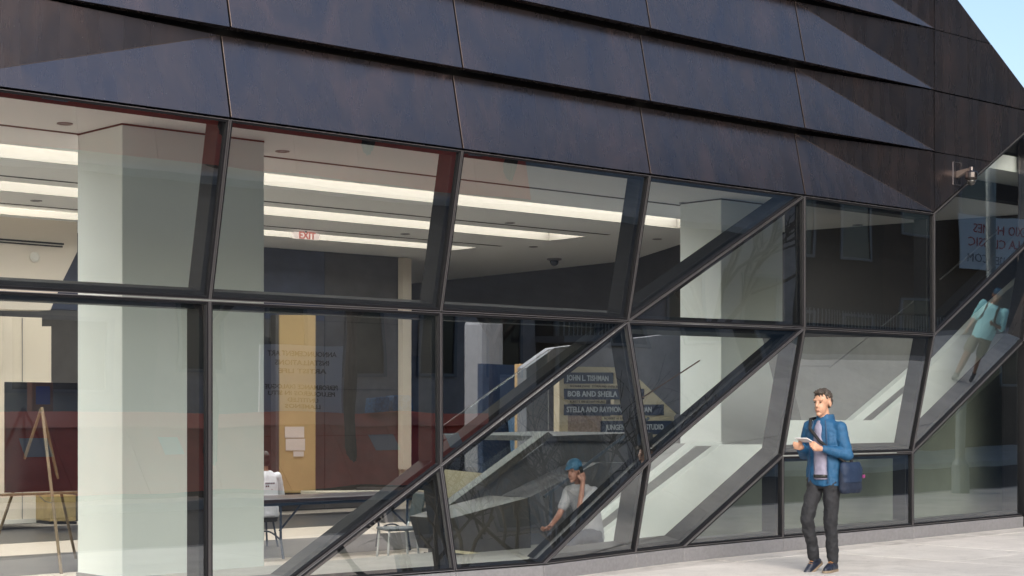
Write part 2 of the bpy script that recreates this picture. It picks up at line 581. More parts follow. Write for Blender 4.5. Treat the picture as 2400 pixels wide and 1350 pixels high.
# bottom edge closing strips and corner beyond the frame
MB().box(X(6) - 0.03, X(6) + 0.16, -0.03, 0.3, 0.05, HB).build("corner_post", FRAME, bld, bevel=0.006)
MB().prism([N(X(6) + 0.17, 0.0, 0.0), N(X(6) + 4, 0.0, 0.0), N(X(6) + 4, HB - 0.02, 0.0), N(X(6) + 0.17, HB - 0.02, 0.0)], (0, 0.2, 0)).build("side_wall", FRAME, bld)
MB().prism([N(X(6) + 0.03, HB + 0.02, 0.2), N(X(6) + 4, HB + 0.02, 0.2), N(X(6) + 4, 5.2, 0.2), N(X(6) + 0.03, 5.2, 0.2)], (0, 0.3, 0)).build("side_panel", COPPER, bld)

# copper shingles
def sheet(tris, t=0.012, lip=None):
    """folded plate: list of polygons sharing edges, thickened backwards"""
    mb = MB()
    for poly in tris:
        mb.prism(poly, (0, t, 0))
    return mb
GAP = 0.008
ZC_ = 4.4
EDGE = mat('brass_edge_highlight', (0.15, 0.12, 0.105), 0.4, 0.9)  # lighter brass: the highlight on plate edges put into the colour
TOPD = 0.160
for r in range(5):
    z0, z1 = HA + r * ROW + 0.012, HA + (r + 1) * ROW - 0.035
    for k in range(-2, 5):
        xl, xr = X(k) + GAP, X(k + 1) - GAP
        bl, br = N(xl, z0, OUT + 0.004), N(xr, z0, OUT + 0.004)
        if r == 4 and k == 4:
            continue
        if k == 4:
            zr = z1 + 0.035
            tl, trr = N(xl, z1, TOPD), N(xr, zr, OUT - 0.004)
            polys = [[bl, br, tl], [tl, br, trr]]
        elif k == 0:
            zr = z1 + 0.035
            tl, trr = N(xl, zr, OUT - 0.004), N(xr, z1, TOPD)
            polys = [[bl, br, trr], [bl, trr, tl]]
        else:
            tl, trr = N(xl, z1, TOPD), N(xr, z1, TOPD)
            polys = [[bl, br, trr, tl]]
        mb = sheet(polys)
        # folded drip edge under the plate
        mb.prism([bl + Vector((0, 0.0125, 0)), br + Vector((0, 0.0125, 0)), br + Vector((0, 0.0125, 0.014)), bl + Vector((0, 0.0125, 0.014))], (0, 0.09, 0))
        sg = mb.build("brass_shingle", COPPER, bld)
        ed = MB().tube([bl + Vector((0.003, -0.001, 0.004)), tl + Vector((0.003, -0.001, -0.004))], 0.0025, 5)
        if k == 4:
            ed.tube([tl, br], 0.003, 5)
        elif k == 0:
            ed.tube([bl, trr], 0.003, 5)
        ed.build("shingle_highlight", EDGE, sg)  # thin tubes stand in for light caught on edges and creases
xd = X(5) + S / 2
flat = [
    [N(X(5) + GAP, HA + 0.03, OUT), N(xd - 0.02, HA + ROW - 0.006, OUT), N(X(5) + GAP, HA + ROW - 0.006, OUT)],
    [N(X(5) + GAP, HA + ROW + 0.004, OUT), N(xd, HA + ROW + 0.004, OUT), N(X(6) - 0.03, HA + 2 * ROW - 0.008, OUT), N(X(5) + GAP, HA + 2 * ROW - 0.008, OUT)],
    [N(X(5) + GAP, HA + 2 * ROW + 0.008, OUT), N(X(6) - 0.03, HA + 2 * ROW + 0.008, OUT), N(xd, HA + 3 * ROW - 0.005, OUT), N(X(5) + GAP, HA + 3 * ROW - 0.005, OUT)],
    [N(X(5) + GAP, HA + 3 * ROW + 0.005, OUT), N(xd - 0.02, HA + 3 * ROW + 0.005, OUT), N(X(5) + GAP, HA + 4 * ROW - 0.02, OUT)],
]
for poly in flat:
    MB().prism(poly, (0, 0.012, 0)).build("brass_panel", COPPER, bld)
MB().box(X(-2), X(5) + 0.02, -0.10, 0.12, HA + 0.02, HA + 4.95 * ROW).build("backing_wall", BLACK, bld)
MB().prism([N(X(5) + 0.02, HA + 0.06, 0.24), N(X(6) + 0.02, HA + 2 * ROW, 0.24), N(X(5) + 0.02, HA + 4 * ROW - 0.03, 0.24)], (0, 0.1, 0)).build("backing_wall", BLACK, bld)
# slanted copper edge against the sky
pe = [N(X(5) + 0.02, HA + 4 * ROW + 0.0, 0.27), N(X(6) - 0.01, HA + 2 * ROW, 0.27)]
MB().prism([pe[0], pe[1], pe[1] + Vector((0, 0, 0.03)), pe[0] + Vector((0, 0, 0.03))], (0, 0.5, 0)).build("coping", FRAME, bld, bevel=0.004)

# upper storey wall set back behind the glass and cladding
MB().box(16.5, 26.0, 0.9, 1.1, ZC_ + 0.0, 5.6).build("upper_wall", BLACK, bld)
MB().box(25.8, 26.0, -0.1, 0.9, 2.5, 5.6).build("upper_wall", BLACK, bld)

# granite sill blocks along the folded base line
base = [E[-1], E[0], E[1], E[15], E[2], E[11], None, E[3], E[13], E[4], E[5], E[6]]
base = [p for p in base if p]
for p, q in zip(base[:-1], base[1:]):
    parts = max(1, round((q - p).length / 2.45))
    for i in range(parts):
        a = p.lerp(q, i / parts); b = p.lerp(q, (i + 1) / parts)
        e = (b - a).normalized() * 0.003
        a, b = a + e, b - e
        f = Vector((0, -0.016, 0))
        lowa, lowb = Vector((a.x, a.y, ground_z(a.x) - 0.1)), Vector((b.x, b.y, ground_z(b.x) - 0.1))
        tp = Vector((0, 0, -0.008))
        MB().prism([lowa + f, lowb + f, b + f + tp, a + f + tp], (0, 0.42, 0)).build("sill_block", STONE, bld, bevel=0.005, seg=1)

# ------------------------------------------------------------------ the room behind the glass
ZF, ZC, YB = -0.38, 4.62, 15.2
fl = MB().box(-4, 32, 0.42, 22, ZF - 0.3, ZF).build("floor", FLOORC, bld)
for y0, y1, x0, x1 in ((11.3, 14.3, -4, 25), (6.7, 9.3, -4, 25), (2.6, 4.6, -4, 25)):
    MB().box(x0, x1, y0, y1, ZF, ZF + 0.004).build("floor_band", FLOORD, fl)
ce = thing_ce = None
cm = MB()
tro = [(6.72, 7.76, 21.75), (9.74, 10.74, 21.6), (12.6, 13.45, 21.53)]
prev = 0.14
for y0, y1, xe in tro:
    cm.box(-4, 32, prev, y0, ZC, ZC + 0.2)
    cm.box(xe, 32, y0, y1, ZC, ZC + 0.2)
    prev = y1
cm.box(-4, 32, prev, 24, ZC, ZC + 0.2)
ceiling = cm.build("ceiling", CEIL, bld)
for y0, y1, xe in tro:
    MB().box(-3.9, xe, y0, y1, ZC + 0.19, ZC + 0.22).build("light_trough", LAMP, ceiling)
    MB().box(-3.9, xe - 0.02, y0 + 0.001, y0 + 0.02, ZC + 0.001, ZC + 0.188).box(-3.9, xe - 0.02, y1 - 0.02, y1 - 0.001, ZC + 0.001, ZC + 0.188).box(
        xe - 0.02, xe - 0.001, y0 + 0.001, y1 - 0.001, ZC + 0.001, ZC + 0.188).build("dimming_liner", LINER, ceiling)
MB().box(-4, 32, 0.13, 24, ZC + 0.24, ZC + 0.5).build("roof_slab", BLACK, bld)
for y in (5.45, 9.22, 12.05):
    MB().box(-3.9, 21.65, y, y + 0.035, ZC - 0.004, ZC).box(-3.9, 21.65, y + 0.06, y + 0.085, ZC - 0.004, ZC).build("air_slot", BLACK, ceiling)
for px, py in ((152, 289), (662, 354), (1605, 475), (1195, 522), (1250, 578), (950, 548), (85, 470), (2010, 527), (1540, 560)):
    p = on_level(px, py, ZC)
    MB().lathe(p, [(0.085, 0.0), (0.085, -0.012), (0.06, -0.012), (0.055, 0.0)], 18).build("downlight", TRIM, ceiling, smooth=False)

def wallbox(name, a, b, z0, z1, t, m, parent=bld):
    a, b = Vector((*a, 0)), Vector((*b, 0))
    d = (b - a).normalized(); n = Vector((-d.y, d.x, 0)) * t
    return MB().prism([Vector((p.x, p.y, z)) for p, z in ((a, z0), (b, z0), (b, z1), (a, z1))], n).build(name, m, parent)

# back wall in separate panels
wb = MB().box(9.0, 21.7, YB + 0.03, YB + 0.2, ZF, ZC - 0.002).build("back_wall", BLACK, bld)
zrows = [ZF + 0.02, 1.05, 1.95, 3.27, ZC - 0.01]
xcols = [9.0, 12.1, 14.9, 18.0, 19.85, 21.68]
for i in range(len(xcols) - 1):
    for j in range(4):
        MB().box(xcols[i] + 0.006, xcols[i + 1] - 0.006, YB, YB + 0.028, zrows[j] + 0.006, zrows[j + 1] - 0.006).build(
            "wall_panel", NAVYWALL if (i == 0 or (j == 3 and i < 4)) else DARKWALL, wb)
MB().box(-4, -3.7, 0.15, 24, ZF, ZC - 0.002).build("left_wall", PLASTER, bld)
MB().box(-3.7, 9.0, YB, YB + 0.3, ZF, ZC - 0.002).build("left_back_wall", CREAM, bld)
# dark enclosing wall at the right, in plan segments
seg = [(26.4, 21.0), (26.23, 17.84), (25.66, 12.56), (23.3, 8.65), (23.6, 6.4), (24.2, 2.6), (30, 2.4)]
for a, b in zip(seg[:-1], seg[1:]):
    wallbox("side_wall", a, b, ZF, ZC - 0.002, 0.25, mat("dark_brown_wall", (0.028, 0.024, 0.022), 0.65, var=0.2, scale=1.5))
# lit corridor at the far end
MB().box(21.6, 27, 20.6, 20.8, ZF, ZC).build("corridor_wall", CREAM, bld)
MB().box(21.72, 21.9, YB, 20.6, ZF, ZC).build("corridor_wall", CREAM, bld)
slab("door_jamb", [(944, 604), (964, 606), (964, 1100), (944, 1100)], 15.0, 0.15, CREAM, bld)
slab("corridor_light", [(1042, 713), (1128, 703), (1128, 716), (1042, 718)], 20.3, 0.1, LAMP, bld)
slab("corridor_door", [(1040, 835), (1116, 835), (1116, 1000), (1040, 1000)], 20.4, 0.1, BLACK, bld)
slab("corridor_door", [(964, 835), (988, 835), (988, 1100), (964, 1100)], 20.0, 0.1, mat("deep_blue_paint", (0.01, 0.03, 0.09), 0.5), bld)
lettering("lettering", "ELEVATOR A", 0.16, at(1060, 902, 20.33), FACE_STREET, mat("dim_white_print", (0.35, 0.34, 0.32), 0.6), bld, width=0.62)
slab("round_column", [(1129, 746), (1184, 746), (1184, 1110), (1129, 1110)], 9.6, 0.5, mat("grey_blue_column", (0.15, 0.15, 0.17), 0.7, var=0.05), bld, bevel=0.1)
slab("blue_door", [(1131, 852), (1214, 856), (1214, 1112), (1131, 1112)], 8.6, 0.12, mat("blue_door_paint", (0.006, 0.016, 0.045), 0.45), bld)
slab("door_edge", [(1193, 960), (1205, 960), (1216, 1060), (1204, 1064)], 8.5, 0.06, mat("pale_blue_paint", (0.12, 0.22, 0.38), 0.5), bld)
slab("wood_post", [(1220, 853), (1233, 853), (1233, 1062), (1220, 1062)], 7.9, 0.14, OAK, bld, bevel=0.006)
slab("lit_low_wall", [(1042, 1100), (1160, 1112), (1120, 1150), (1120, 1172), (1042, 1165)], 8.4, 0.2, mat("cream_bench_wall", (0.6, 0.52, 0.36), 0.7), bld)

slab("skirting", [(-160, 1228), (120, 1213), (120, 1223), (-160, 1238)], 13.97, 0.028, PLASTER, bld)
slab("wall_seam", [(52, 745), (53.5, 745), (53.5, 1228), (52, 1228)], 13.99, 0.02, TREAD, bld)
# columns
MB().box(9.37, 11.19, 4.5, 5.48, ZF, ZC - 0.001).build("column", COLUMN, bld, bevel=0.01)
MB().box(19.12, 20.53, 4.5, 5.3, ZF, ZC - 0.001).build("column", COLUMN, bld, bevel=0.01)
for x0, x1, y1 in ((9.37, 11.19, 5.48), (19.12, 20.53, 5.3)):
    MB().box(x0 - 0.012, x1 + 0.012, 4.488, y1 + 0.012, ZF + 0.001, ZF + 0.12).build("column_base", TREAD, bld, bevel=0.004)
    MB().box(x0 - 0.002, x1 + 0.002, 4.498, y1 + 0.002, ZC - 0.022, ZC - 0.002).build("column_joint", BLACK, bld)
# left bay: sloping bulkhead with air slots and detector, cream wall beneath
bk = slab("bulkhead", [(-160, 496), (181, 520), (181, 590), (145, 662), (118, 727), (-160, 722)], 12.6, 0.4, mat("warm_bulkhead", (0.66, 0.59, 0.5), 0.8), bld)
slab("air_slot", [(-20, 557), (150, 570), (150, 574), (-20, 561)], 12.58, 0.03, BLACK, bk)
slab("air_slot", [(-20, 564), (147, 577), (147, 580), (-20, 567)], 12.58, 0.03, BLACK, bk)
c = at(80, 603, 12.6)
MB().lathe((0, 0, 0), [(0.08, 0), (0.08, 0.03), (0.05, 0.05)], 16).build("smoke_detector", PLASTER, bk).data.transform(Matrix.Translation(c) @ Matrix.Rotation(math.radians(90), 4, 'X'))
slab("cream_wall", [(-160, 735), (98, 745), (98, 765), (120, 765), (120, 1223), (-160, 1238)], 14.0, 0.5, CREAM, bld)

# stepped seating, stairs and parapets on the right
slab("stair_side_wall", [(1035, 1212), (1288, 1030), (1530, 1022), (1545, 1345), (1035, 1345)], 3.6, 0.25, GREYCON, bld)
slab("stair_stringer", [(1036, 1196), (1284, 1012), (1297, 1020), (1040, 1216)], 3.42, 0.17, mat("grey_brown_steel", (0.06, 0.056, 0.052), 0.5), bld, bevel=0.004)
slab("landing_floor", [(1290, 1022), (1530, 1014), (1530, 1034), (1288, 1034)], 3.5, 2.2, mat("dark_landing", (0.045, 0.045, 0.05), 0.6, var=0.2), bld)
slab("plinth", [(1052, 1216), (1238, 1166), (1246, 1312), (1074, 1292)], 2.6, 0.7, BROWNCON, bld, bevel=0.006)
slab("plinth_edge", [(1066, 1289), (1236, 1309), (1236, 1315), (1066, 1296)], 2.5, 0.08, mat("pale_edge", (0.5, 0.45, 0.32), 0.6), bld)
slab("dark_base", [(1060, 1300), (1240, 1316), (1240, 1345), (1060, 1345)], 2.7, 0.5, BLACK, bld)
slab("seating_step", [(1242, 1165), (1400, 1085), (1520, 1085), (1530, 1345), (1246, 1345)], 2.9, 0.5, GREYCON, bld)
slab("upper_wall", [(1234, 862), (1300, 815), (1640, 775), (1640, 1030), (1234, 1066)], 6.6, 0.2, mat("blue_grey_wall", (0.15, 0.15, 0.18), 0.6, var=0.15, scale=2), bld)

# white stair parapets just behind the glass
par = slab("stair_parapet", [(1362, 1292), (1690, 1042), (1840, 1042), (1840, 1062), (1790, 1080), (1600, 1275), (1480, 1345), (1362, 1345)], 1.6, 0.12, WHITEP, bld, bevel=0.004)
slab("stair_string", [(1302, 1297), (1626, 1036), (1692, 1036), (1692, 1045), (1630, 1045), (1318, 1295)], 1.75, 0.1, WHITEP, bld)
slab("stair_soffit", [(1300, 1300), (1640, 1040), (1690, 1040), (1690, 1056), (1370, 1300)], 2.0, 0.4, TREAD, bld)
slab("stair_parapet", [(1836, 1072), (1836, 985), (2060, 985), (2150, 908), (2150, 1072)], 1.6, 0.12, WHITEP, bld, bevel=0.004)
slab("stair_string", [(1994, 987), (2150, 855), (2150, 878), (2022, 985)], 1.75, 0.1, WHITEP, bld)
slab("stair_soffit", [(1830, 790), (2180, 790), (2180, 990), (1880, 990)], 2.0, 0.3, TREAD, bld)
slab("stair_parapet", [(2130, 1085), (2180, 860), (2300, 735), (2440, 610), (2440, 740), (2160, 1000)], 1.6, 0.12, WHITEP, bld, bevel=0.004)
slab("stair_soffit", [(2160, 1000), (2440, 740), (2440, 800), (2150, 1050)], 1.7, 0.3, TREAD, bld)
# lower wall behind the small bottom panes
slab("basement_wall", [(1560, 1345), (1602, 1279), (1826, 1078), (2134, 1071), (2400, 823), (2600, 640), (2600, 1300)], 1.0, 0.15, GREENW, bld)

# handrails
st = mat("brushed_steel", (0.20, 0.195, 0.19), 0.4, 0.9)
hr = MB().tube([at(1035, 1000, 3.3), at(1285, 820, 3.3), at(1340, 815, 3.3)], 0.005, 6).tube([at(1285, 820, 3.3), at(1285, 1020, 3.3)], 0.005, 6).build("handrail", st, bld)
MB().prism([at(1035, 1003, 3.3), at(1283, 824, 3.3), at(1283, 1015, 3.3), at(1035, 1198, 3.3)], (0, 0.003, 0)).build("rail_glass", RAILGLASS, hr)
MB().tube([at(1275, 1165, 2.0), at(1455, 1028, 2.0), at(1520, 980, 2.0)], 0.018, 8).tube([at(1291, 1155, 2.0), at(1291, 1240, 2.0)], 0.02, 8).build("handrail", mat("blue_grey_rail", (0.09, 0.11, 0.14), 0.35, 0.6), bld)
MB().tube([at(1470, 955, 3.2), at(1640, 845, 3.2)], 0.010, 8).build("handrail", mat("copper_rail", (0.16, 0.10, 0.08), 0.35, 0.6), bld)
MB().tube([at(2060, 770, 1.5), at(2142, 705, 1.5)], 0.008, 6).build("handrail", st, bld)
MB().tube([at(2203, 655, 1.5), at(2345, 536, 1.5)], 0.010, 6).build("handrail", st, bld)
MB().tube([at(1840, 858, 1.45), at(1945, 858, 1.45)], 0.006, 6).tube([at(1945, 862, 1.45), at(2035, 790, 1.45)], 0.006, 6).build("handrail", st, bld)

# ------------------------------------------------------------------ donor wall: cream frame with dark blue name boards
YD = 6.2
donor = thing("donor_wall", "cream donor wall with dark blue name boards behind the stair landing", "sign", tuple(at(1420, 1025, YD)))
CRM = mat("cream_board", (0.44, 0.38, 0.28), 0.6)
NVY = mat("navy_board", (0.012, 0.022, 0.055), 0.45)
SILV = mat("silver_letters", (0.42, 0.44, 0.48), 0.45, 0.2)
DKL = mat("dark_small_letters", (0.05, 0.04, 0.035), 0.6)
slab("frame_post", [(1311, 872), (1331, 860), (1331, 1025), (1311, 1025)], YD, 0.12, CRM, donor)
slab("frame_top", [(1331, 859), (1440, 861), (1440, 874), (1331, 874)], YD + 0.005, 0.1, CRM, donor)
slab("back_panel", [(1440, 861), (1470, 865), (1502, 892), (1585, 970), (1572, 985), (1440, 985)], YD + 0.02, 0.08, CRM, donor)
slab("small_strip", [(1331, 899), (1470, 899), (1470, 911), (1331, 911)], YD - 0.005, 0.05, CRM, donor)
slab("small_strip", [(1331, 937), (1420, 937), (1420, 946), (1331, 946)], YD - 0.005, 0.05, CRM, donor)
slab("small_strip", [(1411, 976), (1580, 976), (1580, 986), (1411, 986)], YD - 0.005, 0.05, CRM, donor)
slab("small_strip", [(1411, 1018), (1580, 1018), (1580, 1024), (1411, 1024)], YD - 0.005, 0.05, CRM, donor)
slab("brick_panel", [(1331, 974), (1410, 974), (1410, 1024), (1331, 1024)], YD + 0.01, 0.05, mat("pinkish_brick", (0.26, 0.2, 0.18), 0.8, var=0.25, scale=25), donor)
rows = [("JOHN L. TISHMAN", 1325, 1437, 873, 899, 1329, 1427), ("BOB AND SHEILA HOERLE", 1325, 1510, 911, 936, 1330, 1502),
        ("STELLA AND RAYMOND HOFFMAN", 1325, 1556, 948, 973, 1328, 1527), ("JUNGEN DESIGN STUDIO", 1412, 1575, 987, 1018, 1420, 1556)]
for txt, x0, x1, y0, y1, t0, t1 in rows:
    bd = slab("name_board", [(x0, y0), (x1, y0), (x1, y1), (x0, y1)], YD - 0.03, 0.06, NVY, donor)
    p0, p1 = at(t0, (y0 + y1) / 2, YD - 0.034), at(t1, (y0 + y1) / 2, YD - 0.034)
    lettering("lettering", txt, 0.115, p0, FACE_STREET, SILV, bd, width=(p1 - p0).x, bold=0.002)
for txt, t0, t1, yy in (("SUZANNE EVANS   STEVEN AND VIVIAN BLOCH", 1336, 1462, 905), ("ROBERT R. AND BETHANY MILLARD", 1336, 1417, 941.5), ("ROBERT H. MUNDHEIM", 1416, 1490, 981)):
    p0, p1 = at(t0, yy, YD - 0.009), at(t1, yy, YD - 0.009)
    lettering("lettering", txt, 0.05, p0, FACE_STREET, DKL, donor, extrude=0.002, width=(p1 - p0).x)

# yellow notice panel with pale sheets
yp = thing("notice_panel", "tall yellow panel with pale paper sheets against the dark back wall", "panel", tuple(at(697, 1160, 14.6)))
slab("panel_board", [(654, 738), (740, 738), (740, 1155), (654, 1155)], 14.6, 0.12, mat("yellow_paint", (0.38, 0.26, 0.12), 0.6, var=0.06, scale=2), yp, bevel=0.01)
slab("panel_edge", [(646, 738), (653.5, 738), (653.5, 1155), (646, 1155)], 14.55, 0.16, DARKWALL, yp)
for x0, y0, x1, y1 in ((668, 1000, 713, 1026), (670, 1028, 715, 1056), (688, 1058, 712, 1070)):
    slab("paper_sheet", [(x0, y0), (x1, y0), (x1, y1), (x0, y1)], 14.58, 0.006, mat("pinkish_paper", (0.52, 0.44, 0.40), 0.8), yp)
tag(slab("low_bench", [(742, 1152), (1010, 1150), (1010, 1166), (742, 1168)], 13.6, 0.5, mat("bench_cream", (0.5, 0.45, 0.36), 0.6), None, bevel=0.01), "long low cream bench along the dark back wall", "bench")

# exit sign
ex = thing("exit_sign", "lit white exit sign with red letters hanging under the ceiling", "exit sign", tuple(at(720, 542, 12.3)))
p0, p1 = at(690, 543, 12.3), at(749, 563, 12.3)
MB().box(p0.x, p1.x, 12.3, 12.36, p1.z, p0.z).build("case", mat("exit_case", (0.8, 0.75, 0.7), 0.4, emit=(1.0, 0.8, 0.72), estr=0.28), ex, bevel=0.008)
MB().box((p0.x + p1.x) / 2 - 0.012, (p0.x + p1.x) / 2 + 0.012, 12.32, 12.34, p0.z, ZC).build("stem", st, ex)
lettering("lettering", "EXIT", 0.17, Vector(((p0.x + p1.x) / 2, 12.296, (p0.z + p1.z) / 2)), FACE_STREET, mat("exit_red", (0.75, 0.30, 0.26), 0.5, emit=(0.9, 0.2, 0.15), estr=0.12), ex, align='CENTER', width=0.34, bold=0.004)

# dome camera on the ceiling
dc = on_level(1299, 606, ZC)
dome = thing("dome_camera", "small dark dome camera under the ceiling near the brown wall", "camera", tuple(dc))
MB().lathe(dc, [(0.15, 0.0), (0.15, -0.03), (0.10, -0.045)], 18).build("mount", TRIM, dome)
MB().lathe(dc, [(0.09, -0.046), (0.085, -0.09), (0.06, -0.13), (0.02, -0.15)], 18).build("dome", mat("smoked_dome", (0.02, 0.02, 0.03), 0.1), dome, smooth=True)

# ------------------------------------------------------------------ security camera on the brass wall
sc0 = N(17.84, 4.385, OUT)
cctv = thing("security_camera", "small dark dome security camera on a bracket on the brass wall", "security camera", tuple(sc0))
METAL = mat("satin_nickel", (0.10, 0.09, 0.09), 0.3, 1.0)
MB().box(sc0.x - 0.08, sc0.x + 0.08, sc0.y - 0.008, sc0.y, sc0.z - 0.15, sc0.z + 0.12).build("mounting_plate", COPPER, cctv, bevel=0.002)
MB().ring([Vector((sc0.x + a, sc0.y, sc0.z + b)) for a, b in ((-0.083, -0.153), (0.083, -0.153), (0.083, 0.123), (-0.083, 0.123))],
          [Vector((sc0.x + a, sc0.y, sc0.z + b)) for a, b in ((-0.079, -0.149), (0.079, -0.149), (0.079, 0.119), (-0.079, 0.119))], Vector((0, -1, 0)), 0.009, 0.0).build("plate_edge", TRIM, cctv)
prof = [(0.0, 0.055, 0.03), (0.06, 0.045, 0.026), (0.13, 0.028, 0.02), (0.19, 0.022, 0.02)]
vs, fs = [], []
for i, (d, h, w) in enumerate(prof):
    zc = sc0.z - 0.02 + 0.04 * min(1, d / 0.15)
    for sx, sz in ((-1, -1), (1, -1), (1, 1), (-1, 1)):
        vs.append((sc0.x + sx * w, sc0.y - 0.008 - d, zc + sz * h * (0.9 if sz < 0 else 0.6)))
for i in range(3):
    for k in range(4):
        q = (k + 1) % 4
        fs.append((i * 4 + k, i * 4 + q, i * 4 + 4 + q, i * 4 + 4 + k))
fs += [(3, 2, 1, 0), (12, 13, 14, 15)]
MB().add(vs, fs).build("bracket", mat("warm_grey_arm", (0.16, 0.13, 0.115), 0.4, 0.5), cctv, bevel=0.005)
hc = Vector((sc0.x, sc0.y - 0.20, sc0.z + 0.025))
MB().lathe(hc, [(0.0144, 0.0240), (0.0288, 0.0192), (0.0312, -0.0168), (0.0336, -0.0240), (0.0660, -0.0360), (0.0768, -0.0504), (0.0768, -0.1080), (0.0696, -0.1176), (0.0672, -0.1296), (0.0576, -0.1320)], 24).build("housing", METAL, cctv, bevel=0.0015)
MB().lathe(hc, [(0.0564, -0.1332), (0.0516, -0.1620), (0.0336, -0.1920), (0.0096, -0.2040)], 24).build("lens_dome", mat("clear_dark_dome", (0.05, 0.05, 0.05), 0.06, 0.3), cctv, smooth=True)

# ------------------------------------------------------------------ furniture inside
# easel seen from behind, board on its far side
et = at(98, 955, 7.75)
easel = thing("easel", "wooden tripod easel holding a large black board left of the white column", "easel", (9.9, 8.0, ZF))
fa, fb_, fc = on_level(-26, 1319, ZF), Vector((9.75, 6.58, ZF)), Vector((10.87, 8.32, ZF))
WOODE = mat("easel_wood", (0.19, 0.135, 0.075), 0.5, var=0.25, scale=6, stretch=(4, 4, 1))
def plank(p, q, w, t, m, parent, name="leg"):
    p, q = Vector(p), Vector(q)
    d = (q - p).normalized(); a = d.cross(Vector((0, 1, 0))).normalized() * w; b = d.cross(a).normalized() * t
    return MB().prism([p - a - b, p + a - b, p + a + b, p - a + b], q - p).build(name, m, parent, bevel=0.004, seg=1)
for foot in (fa, fb_, fc):
    plank(et, foot, 0.017, 0.012, WOODE, easel)
l0, l1 = at(5, 1158, 7.9), at(200, 1158, 7.9)
MB().box(l0.x, l1.x, 7.9, 8.06, l0.z - 0.028, l0.z).build("ledge", WOODE, easel, bevel=0.004)
MB().lathe(et + Vector((-0.03, -0.03, -0.06)), [(0.02, -0.01), (0.02, 0.01)], 10).build("wing_nut", st, easel)
MB().tube([at(92, 1162, 7.8), at(105, 1175, 7.6), at(128, 1180, 7.3)], 0.006, 6).build("chain", st, easel)
q0, q1 = at(12, 895, 8.0), at(12, 1155, 8.0)
bb = MB().box(q0.x, q0.x + 1.45, 8.0, 8.03, q1.z, q0.z).build("display_board", mat("gloss_black_board", (0.012, 0.012, 0.016), 0.12), None, bevel=0.004)
tag(bb, "large glossy black board standing on the wooden easel", "board")
box0 = at(118, 1162, 13.2)
bx = thing("brass_box", "low brass coloured box beside the cream wall behind the easel", "box", tuple(at(150, 1222, 13.2)))
slab("case", [(118, 1160), (178, 1160), (178, 1222), (118, 1222)], 13.2, 0.5, mat("brass_box_paint", (0.36, 0.27, 0.12), 0.45, 0.3, var=0.2), bx, bevel=0.01)
slab("base", [(116, 1222.5), (180, 1222.5), (180, 1229), (116, 1229)], 13.25, 0.45, BLACK, bx)

# folding table
TB = mat("dark_blue_steel", (0.015, 0.035, 0.075), 0.4, 0.3)
tx, ty = 12.75, 6.55
TZ = ZF + 0.73
tbl = thing("folding_table", "long dark folding table on blue steel legs behind the white column", "table", (13.9, 6.95, ZF))
MB().box(tx - 0.5, tx + 2.6, ty - 0.12, ty + 0.80, TZ, TZ + 0.05).build("tabletop", mat("dark_maroon_laminate", (0.03, 0.015, 0.018), 0.3, var=0.3), tbl, bevel=0.01)
MB().box(tx - 0.45, tx + 2.55, ty - 0.06, ty - 0.02, TZ - 0.04, TZ - 0.001).build("apron", TB, tbl)
for x in (tx + 0.1, tx + 2.2):
    for y in (ty + 0.02, ty + 0.66):
        MB().tube([(x, y, TZ - 0.001), (x, y, ZF + 0.25), (x + 0.0, y + (0.06 if y > ty + 0.3 else -0.06), ZF)], 0.017, 8).build("leg", TB, tbl)
    arch = [(x, ty + 0.02 + 0.64 * i / 10, ZF + 0.24 + 0.10 * math.sin(math.pi * i / 10)) for i in range(11)]
    MB().tube(arch, 0.012, 8).build("leg_brace", TB, tbl)
    s_ = 1 if x < tx + 1 else -1
    MB().tube([(x, ty + 0.05, ZF + 0.36), (x + s_ * 0.42, ty + 0.1, TZ - 0.002)], 0.014, 8).build("diagonal_brace", TB, tbl)

# chairs
def make_chair(x, y, rz, label):
    t = thing("chair", label, "chair", (x, y, ZF), "chairs by the folding table")
    SEAT = mat("grey_blue_seat", (0.09, 0.105, 0.12), 0.5)
    LEG = mat("pale_grey_legs", (0.45, 0.48, 0.5), 0.35, 0.4)
    R = Matrix.Translation((x, y, ZF)) @ Matrix.Rotation(rz, 4, 'Z')
    def put(mb, name, m, **k):
        mb.v = [R @ p for p in mb.v]
        return mb.build(name, m, t, **k)
    put(MB().box(-0.22, 0.24, -0.21, 0.21, 0.42, 0.46), "seat", SEAT, bevel=0.02)
    put(MB().prism([(0.20, -0.20, 0.52), (0.20, 0.20, 0.52), (0.28, 0.20, 0.88), (0.28, -0.20, 0.88)], (0.03, 0, 0)), "backrest", mat("dark_backrest", (0.035, 0.05, 0.055), 0.5), bevel=0.012)
    for sx, sy in ((-1, -1), (-1, 1), (1, -1), (1, 1)):
        top = (sx * 0.18, sy * 0.18, 0.43); bot = (sx * 0.21, sy * 0.2, 0.0)
        put(MB().tube([bot, top], 0.014, 8), "leg", LEG)
        if sx > 0:
            put(MB().tube([(0.18, sy * 0.17, 0.43), (0.225, sy * 0.17, 0.54)], 0.012, 8), "back_support", LEG)
    return t
ch = make_chair(13.52, 4.98, math.radians(-18), "grey chair with dark backrest nearest the glass, seen under the slanted frame")
copy_thing(ch, (-2.05, 0.9, 0), "grey chair half hidden behind the white column at the table end")

